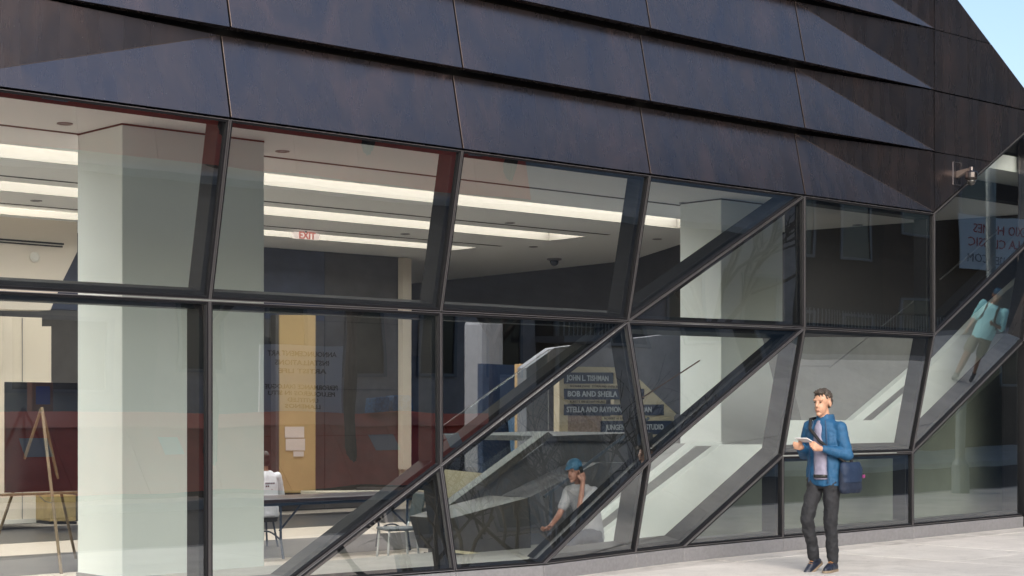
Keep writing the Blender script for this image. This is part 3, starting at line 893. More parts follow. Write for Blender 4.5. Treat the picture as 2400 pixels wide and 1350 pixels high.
# ------------------------------------------------------------------ people
def remesh(mb, name, voxel, smooth=6, wrinkle=0.0, wsize=0.12):
    me = mb.mesh(name)
    o = bpy.data.objects.new(name, me); COL.objects.link(o)
    rm = o.modifiers.new("r", 'REMESH'); rm.mode = 'VOXEL'; rm.voxel_size = voxel
    sm = o.modifiers.new("s", 'SMOOTH'); sm.iterations = smooth; sm.factor = 0.5
    if wrinkle:
        tx_ = bpy.data.textures.new("wrinkle", 'CLOUDS'); tx_.noise_scale = wsize; tx_.noise_depth = 3
        d = o.modifiers.new("d", 'DISPLACE'); d.texture = tx_; d.strength = wrinkle; d.mid_level = 0.5; d.texture_coords = 'LOCAL'
    dg = bpy.context.evaluated_depsgraph_get()
    out = bpy.data.meshes.new_from_object(o.evaluated_get(dg))
    bpy.data.objects.remove(o)
    for p in out.polygons:
        p.use_smooth = True
    return out

SKIN = mat("skin", (0.48, 0.27, 0.18), 0.55, var=0.08, scale=12)
SKIN2 = mat("skin_deep", (0.30, 0.16, 0.11), 0.55, var=0.08, scale=12)

class Figure:
    def __init__(self, label, loc, rz, scale=1.0):
        self.root = thing("person", label, "person", loc)
        self.T = Matrix.Translation(loc) @ Matrix.Rotation(rz, 4, 'Z') @ Matrix.Scale(scale, 4)
    def part(self, name, me, m):
        me = me.copy() if me.users else me
        me.transform(self.T)
        me.materials.clear(); me.materials.append(m)
        o = bpy.data.objects.new(name, me); COL.objects.link(o)
        hang(o, self.root)
        return o

def hand(mb, wrist, d, side_up, thumb_dir):
    """palm, four bent fingers of different length and a thumb"""
    d = Vector(d).normalized(); a = Vector(thumb_dir).normalized(); c = d.cross(a).normalized() * side_up
    w = Vector(wrist)
    mb.cap(w, 0.026, w + d * 0.05, 0.03)
    for i, (off, ln) in enumerate(((0.03, 0.075), (0.011, 0.083), (-0.009, 0.077), (-0.028, 0.06))):
        b0 = w + d * 0.07 + a * off
        b1 = b0 + d * ln * 0.5 - c * 0.01
        b2 = b1 + d * ln * 0.33 - c * ln * 0.45
        mb.cap(w + d * 0.03 + a * off * 0.7, 0.013, b0, 0.0105); mb.cap(b0, 0.0105, b1, 0.0095); mb.cap(b1, 0.0095, b2, 0.0085)
    t0 = w + d * 0.02 + a * 0.025
    t1 = t0 + a * 0.03 + d * 0.03
    mb.cap(t0, 0.013, t1, 0.011); mb.cap(t1, 0.011, t1 + d * 0.03 - c * 0.012, 0.0095)

def head(mb, c, fwd=(1, 0, 0)):
    c = Vector(c); f = Vector(fwd).normalized(); s = Vector((0, 0, 1)).cross(f).normalized(); u = f.cross(s)
    R = Matrix((f, s, u)).transposed()
    P = lambda a, b, e: c + f * a + s * b + u * e
    mb.ell(P(-0.01, 0, 0.03), (0.098, 0.077, 0.092), rot=R)
    mb.ell(P(0.035, 0, -0.045), (0.062, 0.058, 0.08), rot=R)
    mb.cap(P(0.088, 0, 0.02), 0.011, P(0.108, 0, -0.022), 0.014)
    mb.ell(P(0.075, 0, -0.105), (0.026, 0.028, 0.02), rot=R)
    mb.ell(P(0.088, 0, -0.066), (0.013, 0.026, 0.011), rot=R)
    mb.cap(P(0.082, 0.04, 0.035), 0.012, P(0.082, -0.04, 0.035), 0.012)
    for k in (-1, 1):
        mb.ell(P(-0.012, k * 0.08, -0.01), (0.022, 0.01, 0.034), rot=R)
    return P, R

def shoe(ankle, toe_dir, pitch=0.0):
    a = Vector(ankle); d = Vector(toe_dir).normalized()
    mb = MB()
    s = Vector((0, 0, 1)).cross(d).normalized()
    up = Vector((0, 0, 1))
    R = Matrix.Rotation(pitch, 3, s)
    def P(f, z, l=0):
        return a + R @ (d * f + up * z + s * l)
    mb.cap(P(-0.04, -0.045), 0.04, P(0.0, 0.0), 0.045)
    mb.cap(P(-0.045, -0.05), 0.037, P(0.09, -0.052), 0.042)
    mb.cap(P(0.06, -0.035), 0.04, P(0.155, -0.058), 0.032)
    mb.cap(P(0.13, -0.06, 0.012), 0.03, P(0.175, -0.063), 0.024)
    sole = MB()
    ol = []
    for f, w in ((-0.085, 0.018), (-0.06, 0.036), (0.0, 0.036), (0.07, 0.043), (0.13, 0.044), (0.185, 0.03), (0.205, 0.01)):
        ol.append((f, w))
    ring = [P(f, -0.088, w) for f, w in ol] + [P(f, -0.088, -w) for f, w in reversed(ol)]
    sole.prism(ring, R @ (up * 0.022))
    laces = MB()
    for i in range(4):
        f = 0.05 + i * 0.022
        z = 0.012 - i * 0.012
        laces.tube([P(f, z - 0.01, 0.026), P(f + 0.008, z, 0.0), P(f, z - 0.01, -0.026)], 0.0035, 5)
    return mb, sole, laces

# --- the walker in blue
wx, wy = 13.50, -1.66
W = Figure("person walking on the sidewalk in a blue jacket and dark jeans, holding a phone", (wx, wy, ground_z(wx)), math.radians(180))
body = MB()
HP, HR = head(body, (0.03, 0, 1.63), (1, 0.12, -0.10))
body.cap((0.0, 0, 1.44), 0.058, (0.015, 0, 1.55), 0.055)
body.loft([(0.86, 0, 0, 0.09, 0.13), (0.95, 0, 0, 0.10, 0.15), (1.1, 0, 0, 0.095, 0.14), (1.28, 0, 0, 0.105, 0.165), (1.40, 0, 0, 0.085, 0.17), (1.47, 0, 0, 0.05, 0.09)])
sup = [(0.0, 0.09, 0.90), (0.035, 0.10, 0.49), (0.0, 0.10, 0.10)]
swi = [(0.0, -0.085, 0.90), (0.17, -0.075, 0.52), (0.07, -0.07, 0.125)]
armL = [(0.0, 0.17, 1.395), (-0.03, 0.255, 1.13), (0.20, 0.12, 1.19)]
armR = [(0.0, -0.17, 1.395), (-0.01, -0.25, 1.13), (0.22, -0.10, 1.20)]
for leg in (sup, swi):
    body.cap(leg[0], 0.075, leg[1], 0.05); body.cap(leg[1], 0.05, leg[2], 0.034)
for a in (armL, armR):
    body.cap(a[0], 0.045, a[1], 0.038); body.cap(a[1], 0.038, a[2], 0.026)
hand(body, armL[2], (0.85, -0.45, 0.15), 1, (0.2, -0.3, 0.9))
hand(body, armR[2], (0.9, 0.35, 0.1), -1, (0.2, 0.3, 0.9))
W.part("body", remesh(body, "body", 0.0058, 4), SKIN)
jk = MB()
jk.loft([(0.83, -0.015, 0, 0.128, 0.195), (0.92, -0.012, 0, 0.13, 0.195), (1.08, -0.01, 0, 0.122, 0.18), (1.25, -0.005, 0, 0.13, 0.195), (1.37, 0, 0, 0.118, 0.20), (1.44, 0, 0, 0.085, 0.15), (1.475, 0.0, 0, 0.07, 0.08)])
for a in (armL, armR):
    jk.cap((a[0][0], a[0][1] * 1.05, a[0][2] - 0.002), 0.068, a[1], 0.057); jk.cap(a[1], 0.057, Vector(a[1]).lerp(Vector(a[2]), 0.88), 0.046)
W.part("jacket", remesh(jk, "jacket", 0.0075, 4, 0.034, 0.11), mat("blue_jacket", (0.008, 0.075, 0.175), 0.65, var=0.15, scale=10, bump=0.3, bscale=400))
shm = MB().loft([(0.89, 0.03, 0.03, 0.112, 0.10), (1.05, 0.03, 0.03, 0.108, 0.095), (1.25, 0.03, 0.02, 0.112, 0.09), (1.38, 0.028, 0.01, 0.100, 0.075), (1.46, 0.02, 0.0, 0.065, 0.05)])
W.part("shirt", remesh(shm, "shirt", 0.008, 4, 0.012, 0.06), mat("lilac_grey_shirt", (0.24, 0.23, 0.31), 0.8, var=0.1, scale=20))
tr = MB().loft([(0.80, 0, 0, 0.10, 0.15), (0.88, 0, 0, 0.11, 0.165), (0.97, 0, 0, 0.105, 0.155)])
for leg in (sup, swi):
    tr.cap(leg[0], 0.092, leg[1], 0.066); tr.cap(leg[1], 0.066, Vector(leg[1]).lerp(Vector(leg[2]), 0.97), 0.054)
W.part("trousers", remesh(tr, "trousers", 0.0075, 4, 0.032, 0.08), mat("charcoal_jeans", (0.013, 0.014, 0.018), 0.8, var=0.3, scale=18, bump=0.3, bscale=500))
W.part("collar", remesh(MB().loft([(1.435, -0.012, 0, 0.088, 0.105), (1.47, -0.015, 0, 0.084, 0.09), (1.52, -0.022, 0, 0.072, 0.078)]), "collar", 0.008, 3, 0.012, 0.05), MATS["blue_jacket"])
zp = MB()
for sg_ in (1, -1):
    zp.tube([(0.112, 0.015 + sg_ * 0.115, 0.86), (0.112, 0.02 + sg_ * 0.108, 1.0), (0.118, 0.02 + sg_ * 0.105, 1.2), (0.108, 0.015 + sg_ * 0.09, 1.36), (0.075, sg_ * 0.07, 1.46)], 0.007, 6)
zm = zp.mesh("jacket_front_edge")
W.part("jacket_front_edge", zm, mat("dark_blue_edge", (0.008, 0.04, 0.10), 0.6))
W.part("belt", remesh(MB().loft([(0.905, 0.035, 0.03, 0.118, 0.095), (0.94, 0.035, 0.03, 0.118, 0.095)]), "belt", 0.01, 2), mat("black_leather", (0.01, 0.01, 0.01), 0.4))
SHOE = mat("dark_navy_shoe", (0.012, 0.016, 0.03), 0.4)
SOLE = mat("tan_sole", (0.22, 0.17, 0.12), 0.7)
LACE = mat("orange_lace", (0.4, 0.2, 0.08), 0.7)
for leg, di, pt in ((sup, (1, 0.25, 0), 0.0), (swi, (1, 0.0, 0), 0.45)):
    s0, s1, s2 = shoe((leg[2][0], leg[2][1], leg[2][2] - 0.01), di, pt)
    so = W.part("shoe", remesh(s0, "shoe", 0.006, 4), SHOE)
    for nm, mb2, m2 in (("sole", s1, SOLE), ("laces", s2, LACE)):
        me = mb2.mesh(nm); me.transform(W.T); me.materials.append(m2)
        o = bpy.data.objects.new(nm, me); COL.objects.link(o); o.parent = so
hair = MB()
hair.ell(HP(-0.022, 0, 0.062), (0.095, 0.083, 0.075), rot=HR)
hair.ell(HP(-0.05, 0, 0.01), (0.065, 0.078, 0.075), rot=HR)
hair.ell(HP(0.04, 0, 0.105), (0.055, 0.06, 0.025), rot=HR)
W.part("hair", remesh(hair, "hair", 0.005, 1, 0.030, 0.018), mat("grey_brown_hair", (0.05, 0.038, 0.03), 0.6, var=0.3, scale=60))
for k in (-1, 1):
    W.part("eye", remesh(MB().ell(HP(0.088, k * 0.032, 0.012), (0.008, 0.010, 0.005)), "eye", 0.003, 1), BLACK)
W.part("mouth", remesh(MB().ell(HP(0.098, 0, -0.068), (0.006, 0.024, 0.004)), "mouth", 0.003, 1), mat("lips", (0.3, 0.1, 0.08), 0.5))
# phone in both hands
def world_of(fig, p):
    return fig.T @ Vector(p)
phone = MB().box(-0.04, 0.075, -0.075, 0.075, 0.0, 0.010)
ph_T = W.T @ Matrix.Translation((0.295, 0.0, 1.262)) @ Matrix.Rotation(math.radians(-20), 4, 'Y')
phone.v = [ph_T @ p for p in phone.v]
phn = phone.build("mobile_phone", mat("pale_phone", (0.72, 0.7, 0.7), 0.3), None, bevel=0.004)
tag(phn, "pale mobile phone held in both hands of the walker in blue", "phone")
# shoulder bag
bagc = (-0.10, 0.235, 0.91)
bag = thing("shoulder_bag", "dark navy shoulder bag hanging at the hip of the walker in blue", "bag", tuple(world_of(W, (bagc[0], bagc[1], 0.76))))
def bagpart(mb, name, m, vox=0.008, wr=0.0, parent=None):
    me = remesh(mb, name, vox, 4, wr, 0.08) if vox else mb.mesh(name)
    me.transform(W.T); me.materials.clear(); me.materials.append(m)
    o = bpy.data.objects.new(name, me); COL.objects.link(o); hang(o, bag)
    return o
bm_ = MB().loft([(0.76, bagc[0], bagc[1], 0.14, 0.045), (0.80, bagc[0], bagc[1], 0.165, 0.06), (0.95, bagc[0], bagc[1], 0.16, 0.055), (1.05, bagc[0], bagc[1], 0.14, 0.035)])
bagpart(bm_, "bag_body", mat("navy_canvas", (0.004, 0.011, 0.03), 0.75, var=0.2, scale=12, bump=0.3, bscale=300), 0.009, 0.02)
bagpart(MB().loft([(0.86, bagc[0], bagc[1] + 0.012, 0.15, 0.055), (1.0, bagc[0], bagc[1] + 0.008, 0.158, 0.056), (1.06, bagc[0], bagc[1], 0.14, 0.038)]), "flap", mat("blue_canvas_flap", (0.005, 0.018, 0.05), 0.7), 0.009, 0.015)
bagpart(MB().box(bagc[0] - 0.15, bagc[0] - 0.12, bagc[1] + 0.045, bagc[1] + 0.062, 0.905, 0.935), "tag", mat("magenta_tag", (0.22, 0.04, 0.14), 0.6), 0)
strap_pts = [(-0.02, 0.24, 1.05), (0.08, 0.20, 1.14), (0.15, 0.06, 1.26), (0.135, -0.07, 1.38), (0.06, -0.12, 1.47), (-0.05, -0.12, 1.485), (-0.13, -0.06, 1.38), (-0.15, 0.08, 1.2), (-0.15, 0.2, 1.08), (-0.14, 0.235, 1.03)]
bagpart(MB().tube(strap_pts, 0.016, 8), "strap", mat("black_webbing", (0.012, 0.012, 0.014), 0.8), 0)

# --- the person sitting behind the glass with a phone
sx_, sy_ = at(1362, 1100, 1.05).x, 1.05
S1 = Figure("person in blue cap and white t-shirt sitting behind slanted glass, hand at ear", (sx_, sy_, ZF + 0.09), math.radians(180), 0.92)
b1 = MB()
HP1, HR1 = head(b1, (0.11, 0, 1.30), (1, 0.2, -0.25))
b1.cap((0.0, 0, 1.12), 0.055, (0.06, 0, 1.22), 0.052)
b1.loft([(0.52, -0.16, 0, 0.11, 0.16), (0.72, -0.12, 0, 0.105, 0.155), (0.95, -0.05, 0, 0.11, 0.17), (1.08, 0.0, 0, 0.09, 0.17), (1.14, 0.02, 0, 0.05, 0.09)])
aN = [(0.0, 0.19, 1.05), (0.22, 0.2, 0.86), (0.10, 0.13, 1.17)]
aF = [(0.0, -0.19, 1.05), (0.16, -0.2, 0.78), (0.38, -0.12, 0.66)]
for a in (aN, aF):
    b1.cap(a[0], 0.045, a[1], 0.037); b1.cap(a[1], 0.037, a[2], 0.026)
hand(b1, aN[2], (-0.05, -0.1, 0.95), 1, (0.9, -0.2, 0.0))
hand(b1, aF[2], (0.9, 0.2, -0.3), -1, (0, 0.6, 0.5))
for k in (-1, 1):
    b1.cap((-0.12, k * 0.1, 0.55), 0.08, (0.32, k * 0.14, 0.53), 0.055); b1.cap((0.32, k * 0.14, 0.53), 0.055, (0.28, k * 0.14, 0.08), 0.035)
S1.part("body", remesh(b1, "body", 0.0065, 4), mat("skin_tan", (0.30, 0.15, 0.115), 0.55))
ts = MB().loft([(0.50, -0.16, 0, 0.125, 0.175), (0.72, -0.12, 0, 0.125, 0.175), (0.95, -0.05, 0, 0.13, 0.19), (1.07, 0.0, 0, 0.11, 0.19), (1.14, 0.02, 0, 0.07, 0.11)])
for a in (aN, aF):
    ts.cap(a[0], 0.075, Vector(a[0]).lerp(Vector(a[1]), 0.65), 0.06)
S1.part("shirt", remesh(ts, "shirt", 0.009, 5, 0.018, 0.08), mat("white_tshirt", (0.32, 0.32, 0.35), 0.85))
jn = MB().loft([(0.44, -0.14, 0, 0.13, 0.18), (0.58, -0.14, 0, 0.125, 0.175)])
for k in (-1, 1):
    jn.cap((-0.12, k * 0.1, 0.55), 0.095, (0.32, k * 0.14, 0.53), 0.07); jn.cap((0.32, k * 0.14, 0.53), 0.07, (0.28, k * 0.14, 0.12), 0.055)
S1.part("trousers", remesh(jn, "trousers", 0.01, 4, 0.015, 0.07), mat("blue_jeans", (0.04, 0.047, 0.075), 0.8, var=0.2, scale=15))
for k in (-1, 1):
    s0, s1_, s2_ = shoe((0.28, k * 0.14, 0.098), (1, 0, 0))
    S1.part("shoe", remesh(s0, "shoe", 0.007, 4), SHOE)
cp = MB().ell(HP1(-0.012, 0, 0.055), (0.107, 0.09, 0.085), rot=HR1)
cp.cap(HP1(0.08, 0.04, 0.062), 0.012, HP1(0.15, 0.02, 0.05), 0.008); cp.cap(HP1(0.08, -0.04, 0.062), 0.012, HP1(0.15, -0.02, 0.05), 0.008); cp.cap(HP1(0.08, 0, 0.066), 0.012, HP1(0.16, 0, 0.052), 0.008)
S1.part("cap", remesh(cp, "cap", 0.007, 4), mat("blue_cap", (0.02, 0.085, 0.16), 0.7))
S1.part("hair", remesh(MB().ell(HP1(-0.06, 0, -0.03), (0.05, 0.074, 0.06), rot=HR1), "hair", 0.008, 3), mat("dark_hair", (0.015, 0.012, 0.01), 0.6))
for k in (-1, 1):
    S1.part("eye", remesh(MB().ell(HP1(0.088, k * 0.032, 0.012), (0.008, 0.010, 0.005)), "eye", 0.003, 1), BLACK)
p2 = MB().box(-0.012, 0.012, -0.004, 0.004, -0.07, 0.07)
p2T = S1.T @ Matrix.Translation((0.10, 0.112, 1.28)) @ Matrix.Rotation(math.radians(15), 4, 'Y') @ Matrix.Scale(2.0, 4, (1, 0, 0))
p2.v = [p2T @ p for p in p2.v]
tag(p2.build("mobile_phone", BLACK, None, bevel=0.002), "dark phone held to the ear of the seated person in a blue cap", "phone")
st0 = thing("bench", "grey concrete seat block under the person in the blue cap", "bench", (sx_ + 0.12, sy_, ZF))
MB().box(sx_ - 0.08, sx_ + 0.42, sy_ - 0.3, sy_ + 0.3, ZF, ZF + 0.475).build("seat_block", GREYCON, st0, bevel=0.01)
MB().box(sx_ - 0.10, sx_ + 0.44, sy_ - 0.32, sy_ + 0.32, ZF + 0.476, ZF + 0.495).build("seat_top", TREAD, st0, bevel=0.005)

# --- the person in white at the table, seen from behind
px_ = at(620, 1100, 8.3).x
S2 = Figure("person in a printed white shirt seated at the table, seen from behind", (px_, 8.3, ZF), math.radians(82))
b2 = MB()
HP2, HR2 = head(b2, (0.03, 0, 1.22), (1, 0, -0.2))
b2.cap((0.0, 0, 1.05), 0.055, (0.01, 0, 1.15), 0.052)
b2.loft([(0.45, -0.06, 0, 0.11, 0.16), (0.7, -0.04, 0, 0.105, 0.155), (0.9, -0.01, 0, 0.11, 0.17), (1.01, 0.0, 0, 0.09, 0.17), (1.07, 0.0, 0, 0.05, 0.09)])
arms2 = [[(0.0, k * 0.19, 0.98), (0.04, k * 0.27, 0.72), (0.26, k * 0.16, 0.78)] for k in (-1, 1)]
for a in arms2:
    b2.cap(a[0], 0.045, a[1], 0.037); b2.cap(a[1], 0.037, a[2], 0.026)
hand(b2, arms2[0][2], (1, 0.3, 0), 1, (0, 1, 0.3)); hand(b2, arms2[1][2], (1, -0.3, 0), -1, (0, -1, 0.3))
for k in (-1, 1):
    b2.cap((-0.04, k * 0.1, 0.5), 0.08, (0.4, k * 0.12, 0.48), 0.055); b2.cap((0.4, k * 0.12, 0.48), 0.055, (0.38, k * 0.12, 0.05), 0.035)
S2.part("body", remesh(b2, "body", 0.009, 4), SKIN2)
sh2 = MB().loft([(0.42, -0.06, 0, 0.13, 0.18), (0.7, -0.04, 0, 0.125, 0.175), (0.9, -0.01, 0, 0.13, 0.19), (1.0, 0.0, 0, 0.11, 0.19), (1.07, 0.0, 0, 0.07, 0.11)])
for a in arms2:
    sh2.cap(a[0], 0.075, a[1], 0.062); sh2.cap(a[1], 0.062, Vector(a[1]).lerp(Vector(a[2]), 0.9), 0.045)
shp = S2.part("shirt", remesh(sh2, "shirt", 0.011, 5, 0.02, 0.09), mat("white_long_sleeve", (0.7, 0.7, 0.76), 0.85))
pr = MB()
for z, w, off in ((0.90, 0.16, 0.0), (0.86, 0.05, 0.03), (0.81, 0.05, -0.02), (0.76, 0.08, 0.02), (0.71, 0.10, 0.0)):
    for j in range(max(2, int(w / 0.028))):
        yy = off - w / 2 + j * 0.03
        pr.box(-0.153, -0.145, yy, yy + 0.018, z - 0.012, z + 0.012)
prm = pr.mesh("shirt_print"); prm.transform(S2.T); prm.materials.append(mat("dark_print", (0.03, 0.03, 0.06), 0.8))
pro = bpy.data.objects.new("shirt_print", prm); COL.objects.link(pro); pro.parent = shp
hb = MB().ell(HP2(-0.02, 0, 0.04), (0.105, 0.086, 0.09), rot=HR2); hb.ell(HP2(-0.045, 0, -0.02), (0.07, 0.08, 0.08), rot=HR2)
S2.part("hair", remesh(hb, "hair", 0.01, 3), mat("dark_hair", (0.015, 0.012, 0.01), 0.6))
tq = MB().loft([(0.40, -0.04, 0, 0.13, 0.18), (0.5, -0.05, 0, 0.125, 0.175)])
for k in (-1, 1):
    tq.cap((-0.04, k * 0.1, 0.5), 0.095, (0.4, k * 0.12, 0.48), 0.07); tq.cap((0.4, k * 0.12, 0.48), 0.07, (0.38, k * 0.12, 0.08), 0.055)
S2.part("trousers", remesh(tq, "trousers", 0.012, 4), BLACK)
stl = thing("stool", "dark stool under the person in the white printed shirt", "stool", (px_, 8.3, ZF))
MB().lathe((px_, 8.3, ZF), [(0.17, 0.36), (0.18, 0.37), (0.18, 0.40), (0.17, 0.41)], 20).build("seat", BLACK, stl)
for k in range(4):
    t = math.pi / 4 + k * math.pi / 2
    MB().tube([(px_ + 0.12 * math.cos(t), 8.3 + 0.12 * math.sin(t), ZF + 0.365), (px_ + 0.19 * math.cos(t), 8.3 + 0.19 * math.sin(t), ZF)], 0.014, 8).build("leg", TB, stl)

# --- the walker in turquoise further along the sidewalk, seen mirrored in the slanted pane
S3 = Figure("person in a turquoise shirt, khaki shorts and blue cap walking along the sidewalk", (28.6, -3.25, ground_z(28.6)), math.radians(172), 1.09)
b3 = MB()
HP3, HR3 = head(b3, (0.03, 0, 1.58), (1, -0.3, -0.1))
b3.cap((0.0, 0, 1.40), 0.055, (0.015, 0, 1.5), 0.052)
b3.loft([(0.84, 0, 0, 0.11, 0.15), (1.05, 0.01, 0, 0.12, 0.15), (1.25, 0, 0, 0.11, 0.16), (1.36, 0, 0, 0.085, 0.165), (1.43, 0, 0, 0.05, 0.09)])
l3 = [[(0, 0.09, 0.88), (0.18, 0.09, 0.5), (0.22, 0.09, 0.10)], [(0, -0.09, 0.88), (-0.04, -0.09, 0.47), (-0.26, -0.09, 0.14)]]
a3 = [[(0, 0.19, 1.37), (-0.1, 0.25, 1.1), (0.05, 0.26, 0.9)], [(0, -0.19, 1.37), (-0.02, -0.25, 1.1), (0.2, -0.12, 1.14)]]
for a in l3:
    b3.cap(a[0], 0.08, a[1], 0.055); b3.cap(a[1], 0.055, a[2], 0.036)
for a in a3:
    b3.cap(a[0], 0.045, a[1], 0.037); b3.cap(a[1], 0.037, a[2], 0.026)
hand(b3, a3[0][2], (0.3, 0, -0.9), 1, (0.9, -0.2, 0.2)); hand(b3, a3[1][2], (0.9, 0.35, 0.1), -1, (0.2, 0.3, 0.9))
S3.part("body", remesh(b3, "body", 0.009, 4), SKIN2)
q3 = MB().loft([(0.80, 0, 0, 0.15, 0.19), (1.05, 0.01, 0, 0.15, 0.18), (1.25, 0, 0, 0.135, 0.19), (1.36, 0, 0, 0.11, 0.195), (1.43, 0, 0, 0.07, 0.11)])
for a in a3:
    q3.cap(a[0], 0.075, a[1], 0.06)
S3.part("shirt", remesh(q3, "shirt", 0.011, 5, 0.02, 0.09), mat("turquoise_shirt", (0.42, 0.88, 0.93), 0.8))
q4 = MB().loft([(0.74, 0, 0, 0.13, 0.17), (0.92, 0, 0, 0.125, 0.165)])
for a in l3:
    q4.cap(a[0], 0.105, Vector(a[0]).lerp(Vector(a[1]), 0.85), 0.09)
S3.part("shorts", remesh(q4, "shorts", 0.011, 4, 0.015, 0.08), mat("khaki_shorts", (0.2, 0.2, 0.16), 0.85))
for a, pt in ((l3[0], 0.0), (l3[1], 0.5)):
    s0, s1_, s2_ = shoe((a[2][0], a[2][1], a[2][2]), (1, 0, 0), pt)
    S3.part("shoe", remesh(s0, "shoe", 0.009, 3), SHOE)
S3.part("cap", remesh(MB().ell(HP3(-0.01, 0, 0.055), (0.105, 0.088, 0.08), rot=HR3).cap(HP3(0.08, 0, 0.06), 0.014, HP3(0.155, 0, 0.05), 0.01), "cap", 0.009, 3), mat("blue_cap", (0.02, 0.085, 0.16), 0.7))
bpk = thing("backpack", "dark backpack on the shoulders of the walker in turquoise", "backpack", tuple(world_of(S3, (-0.2, 0, 1.05))))
me = remesh(MB().loft([(1.0, -0.2, 0, 0.08, 0.13), (1.2, -0.2, 0, 0.1, 0.14), (1.4, -0.16, 0, 0.06, 0.11)]), "bag_body", 0.012, 4)
me.transform(S3.T); me.materials.append(NVY)
o = bpy.data.objects.new("bag_body", me); COL.objects.link(o); hang(o, bpk)
for k in (-1, 1):
    mbs = MB().tube([(-0.12, k * 0.1, 1.42), (0.0, k * 0.1, 1.45), (0.11, k * 0.1, 1.36), (0.14, k * 0.11, 1.2), (0.05, k * 0.17, 1.05)], 0.018, 6)
    mbs.v = [S3.T @ p for p in mbs.v]
    mbs.build("strap", BLACK, bpk)

# ------------------------------------------------------------------ across the street (seen only as reflections)
def house(x0, x1, h, wallm, label, cols, rows, y=-20.0):
    t = thing("street_building", label, "building", ((x0 + x1) / 2, y - 4, 0))
    MB().box(x0, x1, y - 10, y, -0.3, h).build("wall", wallm, t)
    MB().box(x0 - 0.05, x1 + 0.05, y - 10.1, y + 0.35, h, h + 0.5).build("cornice", STONE, t)
    wx_ = (x1 - x0) / cols
    for i in range(cols):
        for j in range(rows):
            cx, cz = x0 + wx_ * (i + 0.5), 1.2 + (h - 1.5) / rows * (j + 0.25)
            hh = (h - 1.5) / rows * 0.58
            fr = MB().ring([Vector((cx + a * wx_ * 0.27, y, cz + b * hh)) for a, b in ((-1, 0), (1, 0), (1, 1), (-1, 1))],
                           [Vector((cx + a * wx_ * 0.23, y, cz + b * hh + (0.08 if b == 0 else -0.08))) for a, b in ((-1, 0), (1, 0), (1, 1), (-1, 1))], Vector((0, 1, 0)), 0.06, 0.002).build("window", STONE, t)
            MB().box(cx - wx_ * 0.23, cx + wx_ * 0.23, y + 0.003, y + 0.02, cz + 0.08, cz + hh - 0.08).build("pane", mat("dark_pane", (0.02, 0.025, 0.03), 0.08), fr)
    return t
BR1 = mat("brown_brick", (0.06, 0.038, 0.03), 0.85, var=0.2, scale=8)
BR2 = mat("grey_render", (0.40, 0.34, 0.32), 0.85, var=0.15, scale=3)
BR3 = mat("dark_brick", (0.028, 0.022, 0.02), 0.85, var=0.2, scale=8)
BR4 = mat("pale_stone", (0.30, 0.28, 0.26), 0.8, var=0.1, scale=2)
house(-30, -8, 4.6, BR2, "low grey rendered shop row far left across the street", 6, 1)
house(-8, 19, 4.2, BR4, "low pale stone shop row across the street from the lobby", 6, 1)
house(19, 30, 15, BR2, "grey house opposite the stepped seating with a lighter front", 5, 3)
house(30, 44, 17, BR3, "dark brick house across the street with balcony railing", 5, 4)
house(44, 64, 20, BR1, "brown brick house across the street carrying a white banner", 6, 4)
house(64, 100, 24, BR3, "dark brick house far right across the street", 8, 4)
# balcony railing
rl = thing("balcony_railing", "dark iron balcony railing on the dark brick house", "railing", (38, -19.3, 3.2))
MB().box(30, 46.5, -20.0, -19.0, 3.3, 3.45).build("deck", STONE, rl)
MB().box(30, 46.5, -19.06, -19.02, 4.4, 4.45).build("top_rail", FRAME, rl)
for i in range(110):
    if i == 0:
        b0 = MB().box(30.0, 30.025, -19.05, -19.03, 3.451, 4.4).build("baluster", mat("pale_baluster", (0.3, 0.3, 0.3), 0.5), rl)
    else:
        bc = b0.copy(); COL.objects.link(bc); bc.location.x += i * 0.15
# banner
bn = thing("banner", "white banner with red lettering on the brown brick house", "banner", (49.8, -19.6, 6.1))
MB().box(47.5, 52.3, -19.64, -19.6, 6.05, 7.85).build("cloth", mat("white_banner_cloth", (0.62, 0.66, 0.70), 0.8), bn)
RED = mat("banner_red", (0.42, 0.05, 0.06), 0.7)
for txt, z, w, x in (("REXIO HOMES", 7.42, 3.6, 51.9), ("VILLA CLASSIC", 6.98, 3.9, 51.9), ("WWW.12EL8.COM", 6.42, 3.9, 51.9)):
    lettering("lettering", txt, 0.42, Vector((x, -19.594, z)), FACE_BUILDING, RED if z > 6.8 else mat("banner_dark", (0.12, 0.12, 0.16), 0.7), bn, width=w)
# lamp post on the near kerb
lp = thing("lamp_post", "grey steel lamp post on the near kerb right of the facade", "lamp post", (25.95, -4.9, ground_z(26)))
MB().lathe((25.95, -4.9, ground_z(26)), [(0.16, 0), (0.16, 0.5), (0.095, 0.6), (0.085, 7.5)], 14).build("post", mat("galvanised_steel", (0.2, 0.24, 0.26), 0.5, 0.4), lp)
MB().tube([(25.95, -4.9, 7.4), (25.95, -5.6, 7.9), (25.95, -7.0, 8.0)], 0.05, 8).build("arm", TRIM, lp)
MB().box(25.8, 26.1, -7.7, -6.9, 7.9, 8.05).build("lamp_head", TRIM, lp, bevel=0.03)
